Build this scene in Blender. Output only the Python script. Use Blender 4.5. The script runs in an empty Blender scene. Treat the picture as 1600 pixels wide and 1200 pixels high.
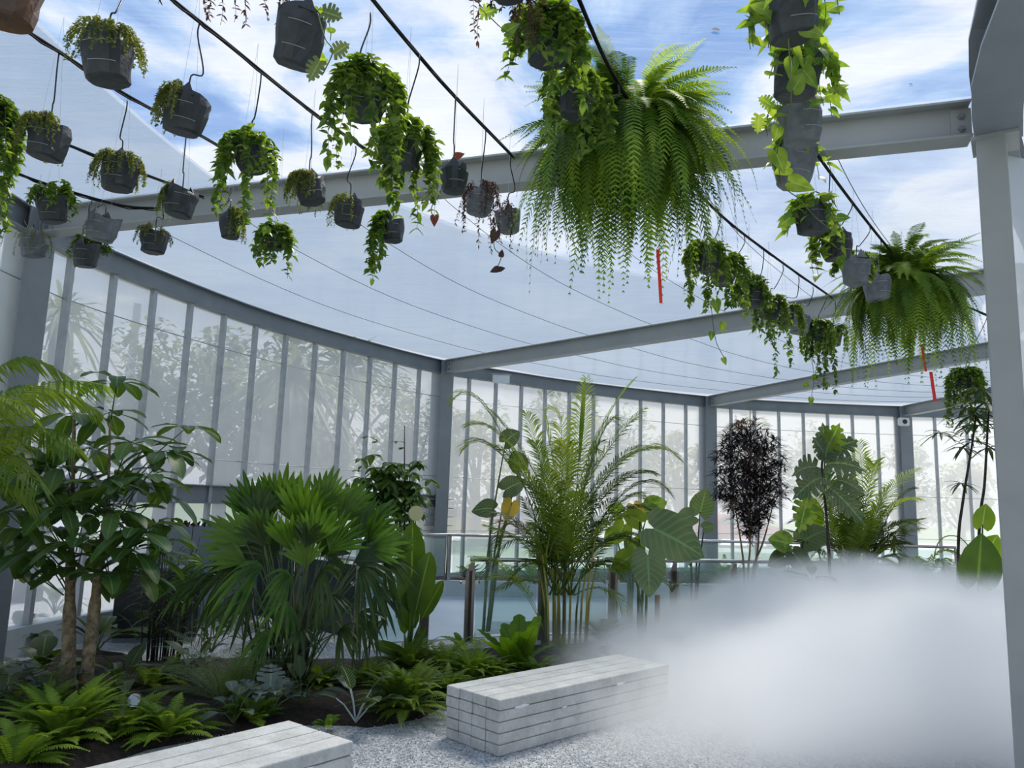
import bpy, math, random
from mathutils import Vector as V, Matrix, noise
random.seed(7)
R = random.uniform
PI = math.pi
D2R = PI/180
scn = bpy.context.scene
col = scn.collection

# ------------------------------------------------------------------ camera
F, PITCH, ROLL, EYE = 1215.0, 8.7*D2R, 1.8*D2R, V((0, 0, 1.6))
fw = V((0, math.cos(PITCH), math.sin(PITCH)))
rt0 = V((1, 0, 0))
up0 = rt0.cross(fw)
rt = rt0*math.cos(ROLL) + up0*math.sin(ROLL)
up = -rt0*math.sin(ROLL) + up0*math.cos(ROLL)
cd = bpy.data.cameras.new('camera')
cam = bpy.data.objects.new('camera', cd)
col.objects.link(cam)
cd.sensor_width = 36
cd.lens = F/1600*36
cd.clip_end = 500
cam.matrix_world = Matrix((
    (rt.x, up.x, -fw.x, EYE.x), (rt.y, up.y, -fw.y, EYE.y), (rt.z, up.z, -fw.z, EYE.z), (0, 0, 0, 1)))
scn.camera = cam
scn.view_settings.view_transform = 'Standard'
scn.view_settings.look = 'None'
scn.view_settings.exposure = 0.1
scn.view_settings.gamma = 1.0
scn.cycles.max_bounces = 18
scn.cycles.diffuse_bounces = 4
scn.cycles.glossy_bounces = 3
scn.cycles.transmission_bounces = 6
scn.cycles.volume_bounces = 16
scn.cycles.transparent_max_bounces = 24
scn.cycles.volume_step_rate = 2.0


def ray(px, py):
    return fw + rt*((px-800)/F) - up*((py-600)/F)


def PZ(px, py, z):            # point of the photo's ray at height z
    d = ray(px, py)
    return EYE + d*((z-EYE.z)/d.z)


def PY(px, py, y):            # point of the photo's ray at distance y
    d = ray(px, py)
    return EYE + d*(y/d.y)


# ------------------------------------------------------------------ node helpers
def newmat(name):
    m = bpy.data.materials.new(name)
    m.use_nodes = True
    nt = m.node_tree
    nt.nodes.clear()
    return m, nt, nt.nodes.new('ShaderNodeOutputMaterial')


def N(nt, t, **kw):
    n = nt.nodes.new('ShaderNode'+t)
    for k, v in kw.items():
        if k[0] == '_':
            n.inputs[k[1:].replace('_', ' ')].default_value = v
        else:
            setattr(n, k, v)
    return n


def L(nt, a, b):
    nt.links.new(a, b)


def ramp(nt, fac, stops, interp='LINEAR'):
    r = nt.nodes.new('ShaderNodeValToRGB')
    r.color_ramp.interpolation = interp
    e = r.color_ramp.elements
    while len(e) < len(stops):
        e.new(0.5)
    for i, (p, c) in enumerate(stops):
        e[i].position = p
        e[i].color = c if len(c) == 4 else (*c, 1)
    L(nt, fac, r.inputs[0])
    return r


def tex(nt, scale, detail=4, rough=.55, coord='Object', stretch=None, dist=0):
    tc = N(nt, 'TexCoord')
    mp = N(nt, 'Mapping')
    L(nt, tc.outputs[coord], mp.inputs[0])
    if stretch:
        mp.inputs['Scale'].default_value = stretch
    n = N(nt, 'TexNoise')
    n.inputs['Scale'].default_value = scale
    n.inputs['Detail'].default_value = detail
    n.inputs['Roughness'].default_value = rough
    n.inputs['Distortion'].default_value = dist
    L(nt, mp.outputs[0], n.inputs['Vector'])
    return n


# ------------------------------------------------------------------ sky
wd = bpy.data.worlds.new('sky')
scn.world = wd
wd.use_nodes = True
nt = wd.node_tree
nt.nodes.clear()
wo = nt.nodes.new('ShaderNodeOutputWorld')
bg = N(nt, 'Background')
tc = N(nt, 'TexCoord')
sep = N(nt, 'SeparateXYZ')
L(nt, tc.outputs['Generated'], sep.inputs[0])
# project the clouds on a flat layer overhead: xy / z
mx = N(nt, 'Math', operation='MAXIMUM')
mx.inputs[1].default_value = 0.06
L(nt, sep.outputs[2], mx.inputs[0])
dv = N(nt, 'VectorMath', operation='DIVIDE')
cb = N(nt, 'CombineXYZ')
for i in range(3):
    L(nt, mx.outputs[0], cb.inputs[i])
L(nt, tc.outputs['Generated'], dv.inputs[0])
L(nt, cb.outputs[0], dv.inputs[1])
mp = N(nt, 'Mapping')
mp.inputs['Location'].default_value = (0.35, 0.15, 0)
L(nt, dv.outputs[0], mp.inputs[0])
nz = N(nt, 'TexNoise', _Scale=1.5, _Detail=9.0, _Roughness=.56, _Distortion=.35)
L(nt, mp.outputs[0], nz.inputs['Vector'])
cr = ramp(nt, nz.outputs[0], [(.43, (0.10, 0.29, 0.68)), (.50, (.32, .52, .84)), (.57, (.80, .85, .95)), (.70, (.95, .97, 1.0))])
nz2 = N(nt, 'TexNoise', _Scale=5.0, _Detail=8.0, _Roughness=.6)
L(nt, mp.outputs[0], nz2.inputs['Vector'])
cr2 = ramp(nt, nz2.outputs[0], [(.3, (.82, .85, .90)), (.65, (1, 1, 1))])
mul = N(nt, 'MixRGB', blend_type='MULTIPLY')
mul.inputs[0].default_value = 1
L(nt, cr.outputs[0], mul.inputs[1])
L(nt, cr2.outputs[0], mul.inputs[2])
# hazy white toward the horizon
hz = ramp(nt, sep.outputs[2], [(0.10, (1, 1, 1)), (0.42, (0, 0, 0))])
hm = N(nt, 'MixRGB')
hm.inputs[2].default_value = (.84, .86, .89, 1)
L(nt, hz.outputs[0], hm.inputs[0])
L(nt, mul.outputs[0], hm.inputs[1])
L(nt, hm.outputs[0], bg.inputs[0])
bg.inputs[1].default_value = 1.0
L(nt, bg.outputs[0], wo.inputs[0])
wd.cycles.sampling_method = 'MANUAL'
wd.cycles.sample_map_resolution = 512

sd = bpy.data.lights.new('sun', 'SUN')
sd.energy = 7.0
sd.angle = 20*D2R
sd.color = (1, .94, .84)
sun = bpy.data.objects.new('sun', sd)
col.objects.link(sun)
sun.rotation_euler = (V((.22, .55, .85))).to_track_quat('Z', 'Y').to_euler()


# ------------------------------------------------------------------ materials
def principled(name, c1, c2, scale=6, rough=.5, metal=0, bump=0, bscale=40, stretch=None, spec=.5, detail=4):
    m, nt, out = newmat(name)
    b = N(nt, 'BsdfPrincipled')
    n = tex(nt, scale, detail, stretch=stretch)
    r = ramp(nt, n.outputs[0], [(.35, c1), (.65, c2)])
    L(nt, r.outputs[0], b.inputs['Base Color'])
    b.inputs['Roughness'].default_value = rough
    b.inputs['Metallic'].default_value = metal
    b.inputs['Specular IOR Level'].default_value = spec
    if bump:
        n2 = tex(nt, bscale, 6)
        bp = N(nt, 'Bump', _Strength=bump, _Distance=.02)
        L(nt, n2.outputs[0], bp.inputs['Height'])
        L(nt, bp.outputs[0], b.inputs['Normal'])
    L(nt, b.outputs[0], out.inputs[0])
    return m


def leafmat(name, c1, c2, trans=.4, rough=.42, vein=None, vscale=0, tcol=None, scale=3.0, spec=.32):
    """two tones by noise, light midrib / side veins by UV (u across the blade, v along it)"""
    kr = 1.3 if c2[0] < .6*c2[1] else 1.0
    c1 = (c1[0]*kr, c1[1]*.82, c1[2]); c2 = (c2[0]*kr, c2[1]*.82, c2[2])
    m, nt, out = newmat(name)
    n = tex(nt, scale, 2)
    r = ramp(nt, n.outputs[0], [(.38, c1), (.62, c2)])
    colr = r.outputs[0]
    if vein:
        tc = N(nt, 'TexCoord')
        sp = N(nt, 'SeparateXYZ')
        L(nt, tc.outputs['UV'], sp.inputs[0])
        a = N(nt, 'Math', operation='SUBTRACT'); a.inputs[1].default_value = .5
        L(nt, sp.outputs[0], a.inputs[0])
        ab = N(nt, 'Math', operation='ABSOLUTE'); L(nt, a.outputs[0], ab.inputs[0])
        mid = ramp(nt, ab.outputs[0], [(.015, (1, 1, 1)), (.045, (0, 0, 0))])
        fac = mid.outputs[0]
        if vscale:
            k = N(nt, 'Math', operation='MULTIPLY'); k.inputs[1].default_value = .55
            L(nt, ab.outputs[0], k.inputs[0])
            s = N(nt, 'Math', operation='SUBTRACT'); L(nt, sp.outputs[1], s.inputs[0]); L(nt, k.outputs[0], s.inputs[1])
            ms = N(nt, 'Math', operation='MULTIPLY'); ms.inputs[1].default_value = vscale; L(nt, s.outputs[0], ms.inputs[0])
            fr = N(nt, 'Math', operation='FRACT'); L(nt, ms.outputs[0], fr.inputs[0])
            vr = ramp(nt, fr.outputs[0], [(.0, (.55, .55, .55)), (.22, (0, 0, 0)), (.78, (0, 0, 0)), (1, (.55, .55, .55))])
            mxx = N(nt, 'MixRGB', blend_type='LIGHTEN'); mxx.inputs[0].default_value = 1
            L(nt, mid.outputs[0], mxx.inputs[1]); L(nt, vr.outputs[0], mxx.inputs[2])
            fac = mxx.outputs[0]
        mx = N(nt, 'MixRGB')
        L(nt, fac, mx.inputs[0]); L(nt, colr, mx.inputs[1]); mx.inputs[2].default_value = (*vein, 1)
        colr = mx.outputs[0]
    b = N(nt, 'BsdfPrincipled')
    L(nt, colr, b.inputs['Base Color'])
    b.inputs['Roughness'].default_value = rough
    b.inputs['Specular IOR Level'].default_value = spec
    t = N(nt, 'BsdfTranslucent')
    g = N(nt, 'MixRGB', blend_type='MULTIPLY'); g.inputs[0].default_value = 1
    L(nt, colr, g.inputs[1]); g.inputs[2].default_value = (*(tcol or (1.7, 1.6, .5)), 1)
    L(nt, g.outputs[0], t.inputs[0])
    ms = N(nt, 'MixShader'); ms.inputs[0].default_value = trans
    L(nt, b.outputs[0], ms.inputs[1]); L(nt, t.outputs[0], ms.inputs[2])
    L(nt, ms.outputs[0], out.inputs[0])
    return m


def sheet(name, clear, c, trans=.6, gloss=.0, wr=0, wscale=3, stretch=None, var=.0, vs=2.0, tint=(1, 1, 1)):
    """thin plastic: part clear, part milky (diffuse + translucent)"""
    m, nt, out = newmat(name)
    tr = N(nt, 'BsdfTransparent'); tr.inputs[0].default_value = (*tint, 1)
    df = N(nt, 'BsdfDiffuse'); df.inputs[0].default_value = (*c, 1)
    tl = N(nt, 'BsdfTranslucent'); tl.inputs[0].default_value = (*c, 1)
    mk = N(nt, 'MixShader'); mk.inputs[0].default_value = trans
    L(nt, df.outputs[0], mk.inputs[1]); L(nt, tl.outputs[0], mk.inputs[2])
    mix = N(nt, 'MixShader'); mix.inputs[0].default_value = 1-clear
    L(nt, tr.outputs[0], mix.inputs[1]); L(nt, mk.outputs[0], mix.inputs[2])
    if var:
        n = tex(nt, vs, 6, .6, stretch=stretch, dist=.6)
        r = ramp(nt, n.outputs[0], [(.35, (1-clear-var,)*3), (.6, (1-clear,)*3), (.72, (min(1, 1-clear+var*1.6),)*3)])
        L(nt, r.outputs[0], mix.inputs[0])
    last = mix
    if gloss:
        gl = N(nt, 'BsdfGlossy'); gl.inputs['Roughness'].default_value = .12
        fr = N(nt, 'Fresnel'); fr.inputs[0].default_value = 1.45
        m2 = N(nt, 'Math', operation='MULTIPLY'); m2.inputs[1].default_value = gloss
        L(nt, fr.outputs[0], m2.inputs[0])
        g2 = N(nt, 'MixShader'); L(nt, m2.outputs[0], g2.inputs[0])
        L(nt, mix.outputs[0], g2.inputs[1]); L(nt, gl.outputs[0], g2.inputs[2])
        last = g2
    if wr:
        n2 = tex(nt, wscale, 5, .6, stretch=stretch, dist=1.2)
        bp = N(nt, 'Bump', _Strength=wr, _Distance=.05)
        L(nt, n2.outputs[0], bp.inputs['Height'])
        for s in (df, tl):
            L(nt, bp.outputs[0], s.inputs['Normal'])
    L(nt, last.outputs[0], out.inputs[0])
    return m


M = {}
M['steel'] = principled('painted_steel', (.19, .215, .235), (.225, .25, .27), 3, .42, .0, .05, 60)
M['steel_pale'] = principled('pale_painted_steel', (.33, .34, .335), (.37, .38, .37), 2.5, .45, 0, .04, 60)
M['alu'] = principled('aluminium_profile', (.34, .36, .38), (.42, .44, .46), 8, .4, .3)
M['inox'] = principled('brushed_stainless', (.42, .41, .39), (.58, .57, .55), 3, .22, 1.0, .04, 90, stretch=(1, 1, .05))
M['inox_dark'] = principled('stainless_post', (.22, .20, .18), (.34, .31, .28), 3, .32, .9, .05, 60, stretch=(1, 1, .1))
M['black'] = principled('black_plastic', (.012, .013, .014), (.022, .023, .025), 10, .45)
M['pot'] = principled('grow_bag_plastic', (.016, .019, .022), (.036, .041, .047), 9, .5, 0, .35, 26)
M['pipe'] = principled('black_poly_pipe', (.010, .011, .012), (.018, .019, .02), 10, .8, spec=.15)
M['potgrey'] = principled('dusty_grow_bag_plastic', (.09, .10, .11), (.17, .18, .19), 9, .6, 0, .35, 26)
M['potbrown'] = principled('brown_bag_plastic', (.05, .03, .02), (.14, .06, .02), 6, .5, 0, .3, 26)
M['soil'] = principled('dark_soil', (.012, .008, .006), (.045, .030, .022), 30, .95, 0, 1.0, 60)
M['white'] = principled('white_plastic', (.72, .74, .76), (.78, .80, .82), 5, .4)
M['wire'] = principled('nylon_wire', (.35, .38, .42), (.5, .52, .56), 5, .3)
M['red'] = principled('red_ribbon', (.75, .02, .012), (.85, .04, .02), 5, .5)
M['greywall'] = principled('grey_panel', (.16, .19, .21), (.20, .23, .25), 2, .5)
M['darkbox'] = principled('black_cabinet', (.015, .018, .022), (.03, .034, .04), 3, .35)
M['kerb'] = principled('kerb_render', (.42, .47, .48), (.52, .57, .58), 2, .7)
M['deck'] = principled('pale_blue_walkway', (.46, .54, .64), (.53, .61, .70), 1.5, .45)
M['twine'] = principled('dry_twig', (.05, .038, .028), (.10, .075, .05), 20, .8)
M['wood'] = principled('wooden_stake', (.30, .20, .12), (.42, .30, .19), 12, .8, stretch=(1, 1, .1))
M['bark'] = principled('pale_bark', (.13, .095, .05), (.36, .28, .17), 22, .85, 0, .5, 40)
M['bark_dark'] = principled('dark_bark', (.022, .016, .014), (.07, .05, .045), 30, .85, 0, .5, 40, stretch=(1, 1, 2))
M['bark_aralia'] = principled('tan_thin_bark', (.16, .10, .055), (.30, .20, .12), 18, .8, 0, .3, 40)
M['cane'] = principled('yellow_green_cane', (.30, .28, .04), (.52, .42, .07), 9, .45, stretch=(1, 1, .4))
M['cane_green'] = principled('green_cane', (.05, .10, .025), (.14, .18, .06), 9, .5)
M['cane_dark'] = principled('dark_fibrous_cane', (.012, .015, .008), (.05, .055, .03), 12, .7)
M['vine'] = principled('vine_stem', (.06, .10, .03), (.12, .15, .05), 9, .6)
M['lawn'] = principled('lawn_outside', (.16, .24, .10), (.24, .32, .16), 1.2, .95)
M['road'] = principled('road_outside', (.46, .47, .49), (.56, .57, .60), .6, .9)
M['carred'] = principled('red_car_paint', (.5, .02, .03), (.6, .03, .04), 2, .25)
M['caryellow'] = principled('yellow_car_paint', (.75, .62, .08), (.8, .66, .1), 2, .25)
M['cargrey'] = principled('grey_car_paint', (.25, .27, .3), (.32, .34, .36), 2, .25)
M['carwin'] = principled('car_window', (.03, .04, .05), (.05, .06, .07), 2, .1)
M['outpost'] = principled('outside_post', (.50, .52, .54), (.58, .60, .62), 1, .8)

M['film'] = sheet('clear_roof_film', .78, (.70, .73, .78), .75, .25, .6, 2.2, (.45, 3, 1), .055, 1.3)
M['net'] = sheet('white_shade_net', .12, (.27, .33, .40), .68, 0, .25, 5, (.5, 3, 1), .07, 3)
M['netlight'] = sheet('thin_shade_net', .50, (.42, .47, .53), .68, 0, .25, 5, (.5, 3, 1), .12, 2)
M['glaze'] = sheet('milky_wall_film', .33, (.70, .72, .73), .66, .25, .15, 2, None, .05, 1.0)
M['innerpanel'] = sheet('inner_wall_film', .25, (.80, .84, .87), .6, .3, .2, 2)
M['glass'] = sheet('railing_glass', .93, (.6, .75, .72), .5, 1.0, tint=(.88, .96, .94))

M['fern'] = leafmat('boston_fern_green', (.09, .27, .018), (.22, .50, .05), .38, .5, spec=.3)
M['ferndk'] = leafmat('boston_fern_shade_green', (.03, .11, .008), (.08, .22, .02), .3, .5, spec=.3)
M['fernd'] = leafmat('ground_fern_green', (.06, .18, .02), (.15, .35, .035), .4, .5)
M['cycad'] = leafmat('grey_green_cycad', (.10, .20, .07), (.20, .32, .12), .35, .5)
M['areca'] = leafmat('areca_green', (.065, .21, .02), (.17, .36, .045), .45, .38)
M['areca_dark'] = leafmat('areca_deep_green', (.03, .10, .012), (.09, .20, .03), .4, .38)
M['arecay'] = leafmat('areca_yellow_green', (.20, .46, .05), (.32, .60, .08), .45, .4)
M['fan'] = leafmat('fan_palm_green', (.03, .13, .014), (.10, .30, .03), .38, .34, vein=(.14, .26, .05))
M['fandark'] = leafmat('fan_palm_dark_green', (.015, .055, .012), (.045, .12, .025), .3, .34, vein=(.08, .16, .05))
M['sch'] = leafmat('glossy_umbrella_leaf', (.035, .13, .028), (.085, .23, .04), .3, .3, vein=(.18, .30, .12), vscale=0)
M['strel'] = leafmat('bird_of_paradise_leaf', (.03, .11, .012), (.06, .18, .02), .38, .3, vein=(.20, .34, .06), vscale=26)
M['nest'] = leafmat('birds_nest_leaf', (.09, .29, .02), (.16, .42, .035), .5, .32, vein=(.10, .13, .02))
M['ear'] = leafmat('elephant_ear_leaf', (.085, .20, .085), (.14, .28, .12), .35, .42, vein=(.20, .33, .17), vscale=7)
M['yellowleaf'] = leafmat('yellowed_leaf', (.50, .40, .06), (.62, .55, .14), .5, .5, vein=(.45, .40, .2), vscale=8)
M['philo'] = leafmat('blue_green_lobed_leaf', (.05, .13, .06), (.11, .21, .10), .3, .4, vein=(.25, .36, .2), vscale=9)
M['lime'] = leafmat('young_lime_leaf', (.13, .36, .03), (.23, .48, .05), .5, .4, vein=(.4, .5, .2))
M['aralia'] = leafmat('false_aralia_leaf', (.012, .013, .014), (.055, .058, .06), .1, .55, tcol=(1, 1, 1))
M['aralia2'] = leafmat('young_aralia_leaf', (.14, .10, .05), (.26, .19, .10), .2, .5, tcol=(1, 1, 1))
M['cala'] = leafmat('striped_calathea_leaf', (.018, .06, .025), (.04, .10, .04), .25, .32, vein=(.34, .48, .30), vscale=11)
M['dull'] = leafmat('understory_leaf', (.03, .09, .035), (.08, .17, .07), .3, .4, vein=(.16, .26, .12), vscale=0)
M['silver'] = leafmat('silvery_lobed_leaf', (.12, .20, .14), (.22, .31, .22), .3, .45, vein=(.3, .4, .3))
M['trail'] = leafmat('trailing_vine_leaf', (.045, .16, .02), (.14, .33, .05), .42, .38, scale=14)
M['trailb'] = leafmat('broad_vine_leaf', (.075, .24, .03), (.20, .44, .07), .48, .36, vein=(.3, .42, .15), scale=9)
M['string'] = leafmat('tiny_bead_leaf', (.07, .16, .03), (.17, .29, .06), .35, .5, scale=30)
M['dry'] = leafmat('withered_leaf', (.035, .025, .022), (.11, .07, .05), .2, .7, tcol=(1.2, .9, .7))
M['rust'] = leafmat('red_brown_leaf', (.10, .035, .02), (.20, .08, .04), .25, .5, tcol=(1.2, .9, .6))
M['outleaf'] = leafmat('outside_tree_leaf', (.10, .16, .09), (.22, .30, .17), .3, .6, scale=.8)
M['outlight'] = leafmat('outside_bright_leaf', (.14, .22, .07), (.26, .33, .12), .35, .6, scale=.8)

# gravel
m, nt, out = newmat('grey_gravel')
b = N(nt, 'BsdfPrincipled', _Roughness=.9)
vo = N(nt, 'TexVoronoi', _Scale=55.0)
tc = N(nt, 'TexCoord'); L(nt, tc.outputs['Object'], vo.inputs['Vector'])
r = ramp(nt, vo.outputs['Color'], [(0, (.22, .23, .235)), (.5, (.47, .48, .49)), (1, (.75, .76, .77))])
L(nt, r.outputs[0], b.inputs['Base Color'])
bp = N(nt, 'Bump', _Strength=.8, _Distance=.02)
L(nt, vo.outputs['Distance'], bp.inputs['Height']); L(nt, bp.outputs[0], b.inputs['Normal'])
L(nt, b.outputs[0], out.inputs[0])
M['gravel'] = m
m, nt, out = newmat('gravel_stones')
b = N(nt, 'BsdfPrincipled', _Roughness=.9)
nn = tex(nt, 45, 1)
r = ramp(nt, nn.outputs[0], [(.3, (.16, .165, .17)), (.5, (.43, .44, .45)), (.7, (.76, .77, .78))])
L(nt, r.outputs[0], b.inputs['Base Color']); L(nt, b.outputs[0], out.inputs[0])
M['stones'] = m
# cast concrete with white mortar smears
m, nt, out = newmat('cast_concrete')
b = N(nt, 'BsdfPrincipled', _Roughness=.85)
n1 = tex(nt, 5, 8, .7)
r1 = ramp(nt, n1.outputs[0], [(.3, (.40, .41, .39)), (.5, (.54, .54, .52)), (.7, (.66, .67, .66))])
n2 = tex(nt, 60, 3, .6)
r2 = ramp(nt, n2.outputs[0], [(.3, (.75, .75, .75)), (.5, (1, 1, 1))])
mm = N(nt, 'MixRGB', blend_type='MULTIPLY'); mm.inputs[0].default_value = .7
L(nt, r1.outputs[0], mm.inputs[1]); L(nt, r2.outputs[0], mm.inputs[2])
L(nt, mm.outputs[0], b.inputs['Base Color'])
bp = N(nt, 'Bump', _Strength=.35, _Distance=.01); L(nt, n2.outputs[0], bp.inputs['Height']); L(nt, bp.outputs[0], b.inputs['Normal'])
L(nt, b.outputs[0], out.inputs[0])
M['concrete'] = m
M['mortar'] = principled('white_mortar', (.74, .75, .75), (.82, .82, .82), 20, .8)


# ------------------------------------------------------------------ mesh builder
class MB:
    def __init__(s):
        s.v = []; s.f = []; s.uv = []; s.mi = []

    def add(s, vs, fs, uvs=None, mi=0):
        o = len(s.v)
        s.v += [tuple(v) for v in vs]
        s.uv += uvs if uvs else [(0, 0)]*len(vs)
        s.f += [tuple(i+o for i in f) for f in fs]
        s.mi += [mi]*len(fs)

    def box(s, a, b, mtx=None):
        x0, y0, z0 = a; x1, y1, z1 = b
        vs = [V(p) for p in ((x0, y0, z0), (x1, y0, z0), (x1, y1, z0), (x0, y1, z0), (x0, y0, z1), (x1, y0, z1), (x1, y1, z1), (x0, y1, z1))]
        if mtx:
            vs = [mtx @ v for v in vs]
        s.add(vs, [(0, 3, 2, 1), (4, 5, 6, 7), (0, 1, 5, 4), (1, 2, 6, 5), (2, 3, 7, 6), (3, 0, 4, 7)])

    def tube(s, pts, rad, n=6, cap=True):
        pts = [V(p) for p in pts]
        if not hasattr(rad, '__len__'):
            rad = [rad]*len(pts)
        vs = []; fs = []; uv = []
        ref = V((0, 0, 1))
        for i, p in enumerate(pts):
            d = (pts[min(i+1, len(pts)-1)]-pts[max(i-1, 0)])
            if d.length < 1e-9: d = V((0, 0, 1))
            d.normalize()
            r_ = ref if abs(d.z) < .95 else V((0, 1, 0))
            a = d.cross(r_).normalized(); b_ = d.cross(a)
            for k in range(n):
                t = 2*PI*k/n
                vs.append(p+(a*math.cos(t)+b_*math.sin(t))*rad[i]); uv.append((k/n, i))
        for i in range(len(pts)-1):
            for k in range(n):
                fs.append((i*n+k, i*n+(k+1) % n, (i+1)*n+(k+1) % n, (i+1)*n+k))
        if cap:
            fs.append(tuple(range(n-1, -1, -1))); fs.append(tuple((len(pts)-1)*n+k for k in range(n)))
        s.add(vs, fs, uv)

    def build(s, name, mat, parent=None, smooth=False, rel=None):
        me = bpy.data.meshes.new(name)
        vv = s.v
        if rel is not None:
            vv = [(x-rel[0], y-rel[1], z-rel[2]) for x, y, z in vv]
        me.from_pydata(vv, [], s.f)
        ul = me.uv_layers.new(name='UVMap')
        flat = []
        uv = s.uv
        for f in s.f:
            for i in f:
                flat += uv[i]
        ul.data.foreach_set('uv', flat)
        if smooth:
            me.polygons.foreach_set('use_smooth', [True]*len(s.f))
        for m_ in (mat if isinstance(mat, list) else [mat]):
            me.materials.append(m_)
        if isinstance(mat, list):
            me.polygons.foreach_set('material_index', s.mi)
        me.update()
        o = bpy.data.objects.new(name, me)
        col.objects.link(o)
        if parent:
            o.parent = parent
        elif rel is not None:
            o.location = rel
        return o


def tag(o, label=None, cat=None, group=None, kind=None):
    if label: o['label'] = label
    if cat: o['category'] = cat
    if group: o['group'] = group
    if kind: o['kind'] = kind
    return o


def thing(name, loc, label, cat, group=None, rz=0):
    o = bpy.data.objects.new(name, None)
    o.empty_display_size = .1
    col.objects.link(o)
    o.location = loc
    o.rotation_euler = (0, 0, rz)
    return tag(o, label, cat, group)


def bevel(o, w=.006, seg=2):
    md = o.modifiers.new('bevel', 'BEVEL'); md.width = w; md.segments = seg; md.limit_method = 'ANGLE'
    return o


# ------------------------------------------------------------------ leaves
# template rows: (t on midrib, t of the edge, half width)
OVATE = [(0, 0, .012), (.12, .12, .13), (.3, .3, .215), (.5, .5, .23), (.7, .7, .18), (.87, .87, .09), (1, 1, .0)]
OBLONG = [(0, 0, .012), (.12, .12, .09), (.3, .3, .16), (.5, .5, .21), (.7, .7, .215), (.86, .86, .15), (.95, .95, .07), (1, 1, .0)]
LANCE = [(0, 0, .02), (.2, .2, .075), (.5, .5, .095), (.8, .8, .055), (1, 1, 0)]
STRAP = [(0, 0, .02), (.15, .15, .03), (.4, .4, .045), (.7, .7, .04), (.9, .9, .02), (1, 1, 0)]
HEART = [(0, -.16, .05), (.0, -.2, .2), (.03, -.05, .36), (.2, .18, .40), (.45, .42, .33), (.7, .68, .2), (.88, .87, .08), (1, 1, 0)]
EAR = [(0, -.14, .06), (.0, -.24, .22), (.03, -.12, .37), (.14, .08, .43), (.3, .27, .46), (.48, .46, .42), (.65, .64, .34), (.82, .81, .21), (.93, .93, .09), (1, 1, 0)]
SMALL = [(0, 0, .05), (.3, .25, .3), (.6, .6, .27), (1, 1, 0)]
TINY = [(0, 0, .02), (.5, .5, .36), (1, 1, 0)]
PADDLE = [(0, 0, .03), (.08, .08, .14), (.25, .25, .21), (.5, .5, .225), (.75, .75, .19), (.92, .92, .1), (1, 1, 0)]
LOBED = [(0, -.05, .06), (.05, -.12, .25), (.1, .02, .36), (.18, .14, .14), (.25, .18, .42), (.33, .30, .45), (.36, .33, .16), (.42, .38, .44), (.52, .50, .43),
         (.53, .5, .15), (.6, .58, .36), (.7, .69, .33), (.7, .68, .12), (.78, .78, .22), (.86, .86, .18), (.87, .86, .07), (1, 1, 0)]
def _wavy():
    r = []
    for i in range(15):
        t = i/14
        w = .03+.14*math.sin(PI*min(1, t**.8*.98))**.75 + (.014 if i % 2 else -.008)
        r.append((t, t, max(.0, w) if i < 14 else .02))
    return r
WAVY = _wavy()


def leaf(mb, p, d, Ln, tm, g=.5, fold=.2, W=1.0, upv=None, mi=0, wave=0, twist=0):
    d = V(d).normalized()
    u = V(upv) if upv is not None else V((0, 0, 1))
    s = d.cross(u)
    if s.length < .05:
        s = d.cross(V((R(-1, 1), R(-1, 1), .1)))
    s.normalize()
    if twist:
        s = Matrix.Rotation(twist, 3, d) @ s
    n0 = s.cross(d).normalized()
    gz = V((0, 0, -g))
    vs = []; uv = []; fs = []
    def pos(t):
        return p + (d*t + gz*(t*t*.5))*Ln
    for i, (ta, te, w) in enumerate(tm):
        c = pos(ta); e = pos(te)
        ww = w*Ln*W
        lift = n0*(fold*ww)
        if wave:
            lift = lift + n0*(wave*Ln*(1 if i % 2 else -1)*.5)
        vs += [e - s*ww + lift, c, e + s*ww + lift]
        uv += [(0, te), (.5, ta), (1, te)]
    for i in range(len(tm)-1):
        a = 3*i
        fs += [(a, a+1, a+4, a+3), (a+1, a+2, a+5, a+4)]
    mb.add(vs, fs, uv, mi)


def bez(p0, p1, p2, t):
    return p0*((1-t)**2) + p1*(2*t*(1-t)) + p2*(t*t)


def frond(mb, p0, p1, p2, n, ll, lw, start=.12, ang=.9, droop=.35, vee=.25, rr=.004, taper=None, mi=0, seg2=True, jit=.12, upv=None):
    """pinnate frond on a quadratic curve with 2*n leaflets"""
    p0, p1, p2 = V(p0), V(p1), V(p2)
    pts = [bez(p0, p1, p2, i/8) for i in range(9)]
    mb.tube(pts, [rr*(1-.8*i/8) for i in range(9)], 4, False)
    for i in range(n):
        t = start+(1-start)*(i+.5)/n
        c = bez(p0, p1, p2, t)
        dd = (bez(p0, p1, p2, min(1, t+.02))-bez(p0, p1, p2, max(0, t-.02))).normalized()
        u = V(upv) if upv is not None else V((0, 0, 1))
        s = dd.cross(u)
        if s.length < .15:
            s = dd.cross(V((.6, .8, .1)))
        s.normalize()
        nn = s.cross(dd)
        tt = (t-start)/(1-start)
        k = (taper(tt) if taper else (math.sin(PI*(.12+.84*tt))**.6))
        for sg in (-1, 1):
            a = ang*(1-.35*tt)+R(-jit, jit)
            l_ = ll*k*R(.88, 1.08)
            dr = (dd*math.cos(a)+s*(sg*math.sin(a))+nn*vee*R(.6, 1.3)).normalized()
            w = dd*(lw*.5)
            e = c+dr*l_+V((0, 0, -droop*l_))
            if seg2:
                m_ = c+dr*(l_*.45)+V((0, 0, -droop*l_*.15))
                mb.add([c-w*.5, c+w*.5, m_+w, m_-w, e], [(0, 1, 2, 3), (3, 2, 4)], None, mi)
            else:
                m_ = c+dr*(l_*.6)+V((0, 0, -droop*l_*.3))
                mb.add([c-w, c+w, m_+w*.9, e, m_-w*.9], [(0, 1, 2, 3, 4)], None, mi)


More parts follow.
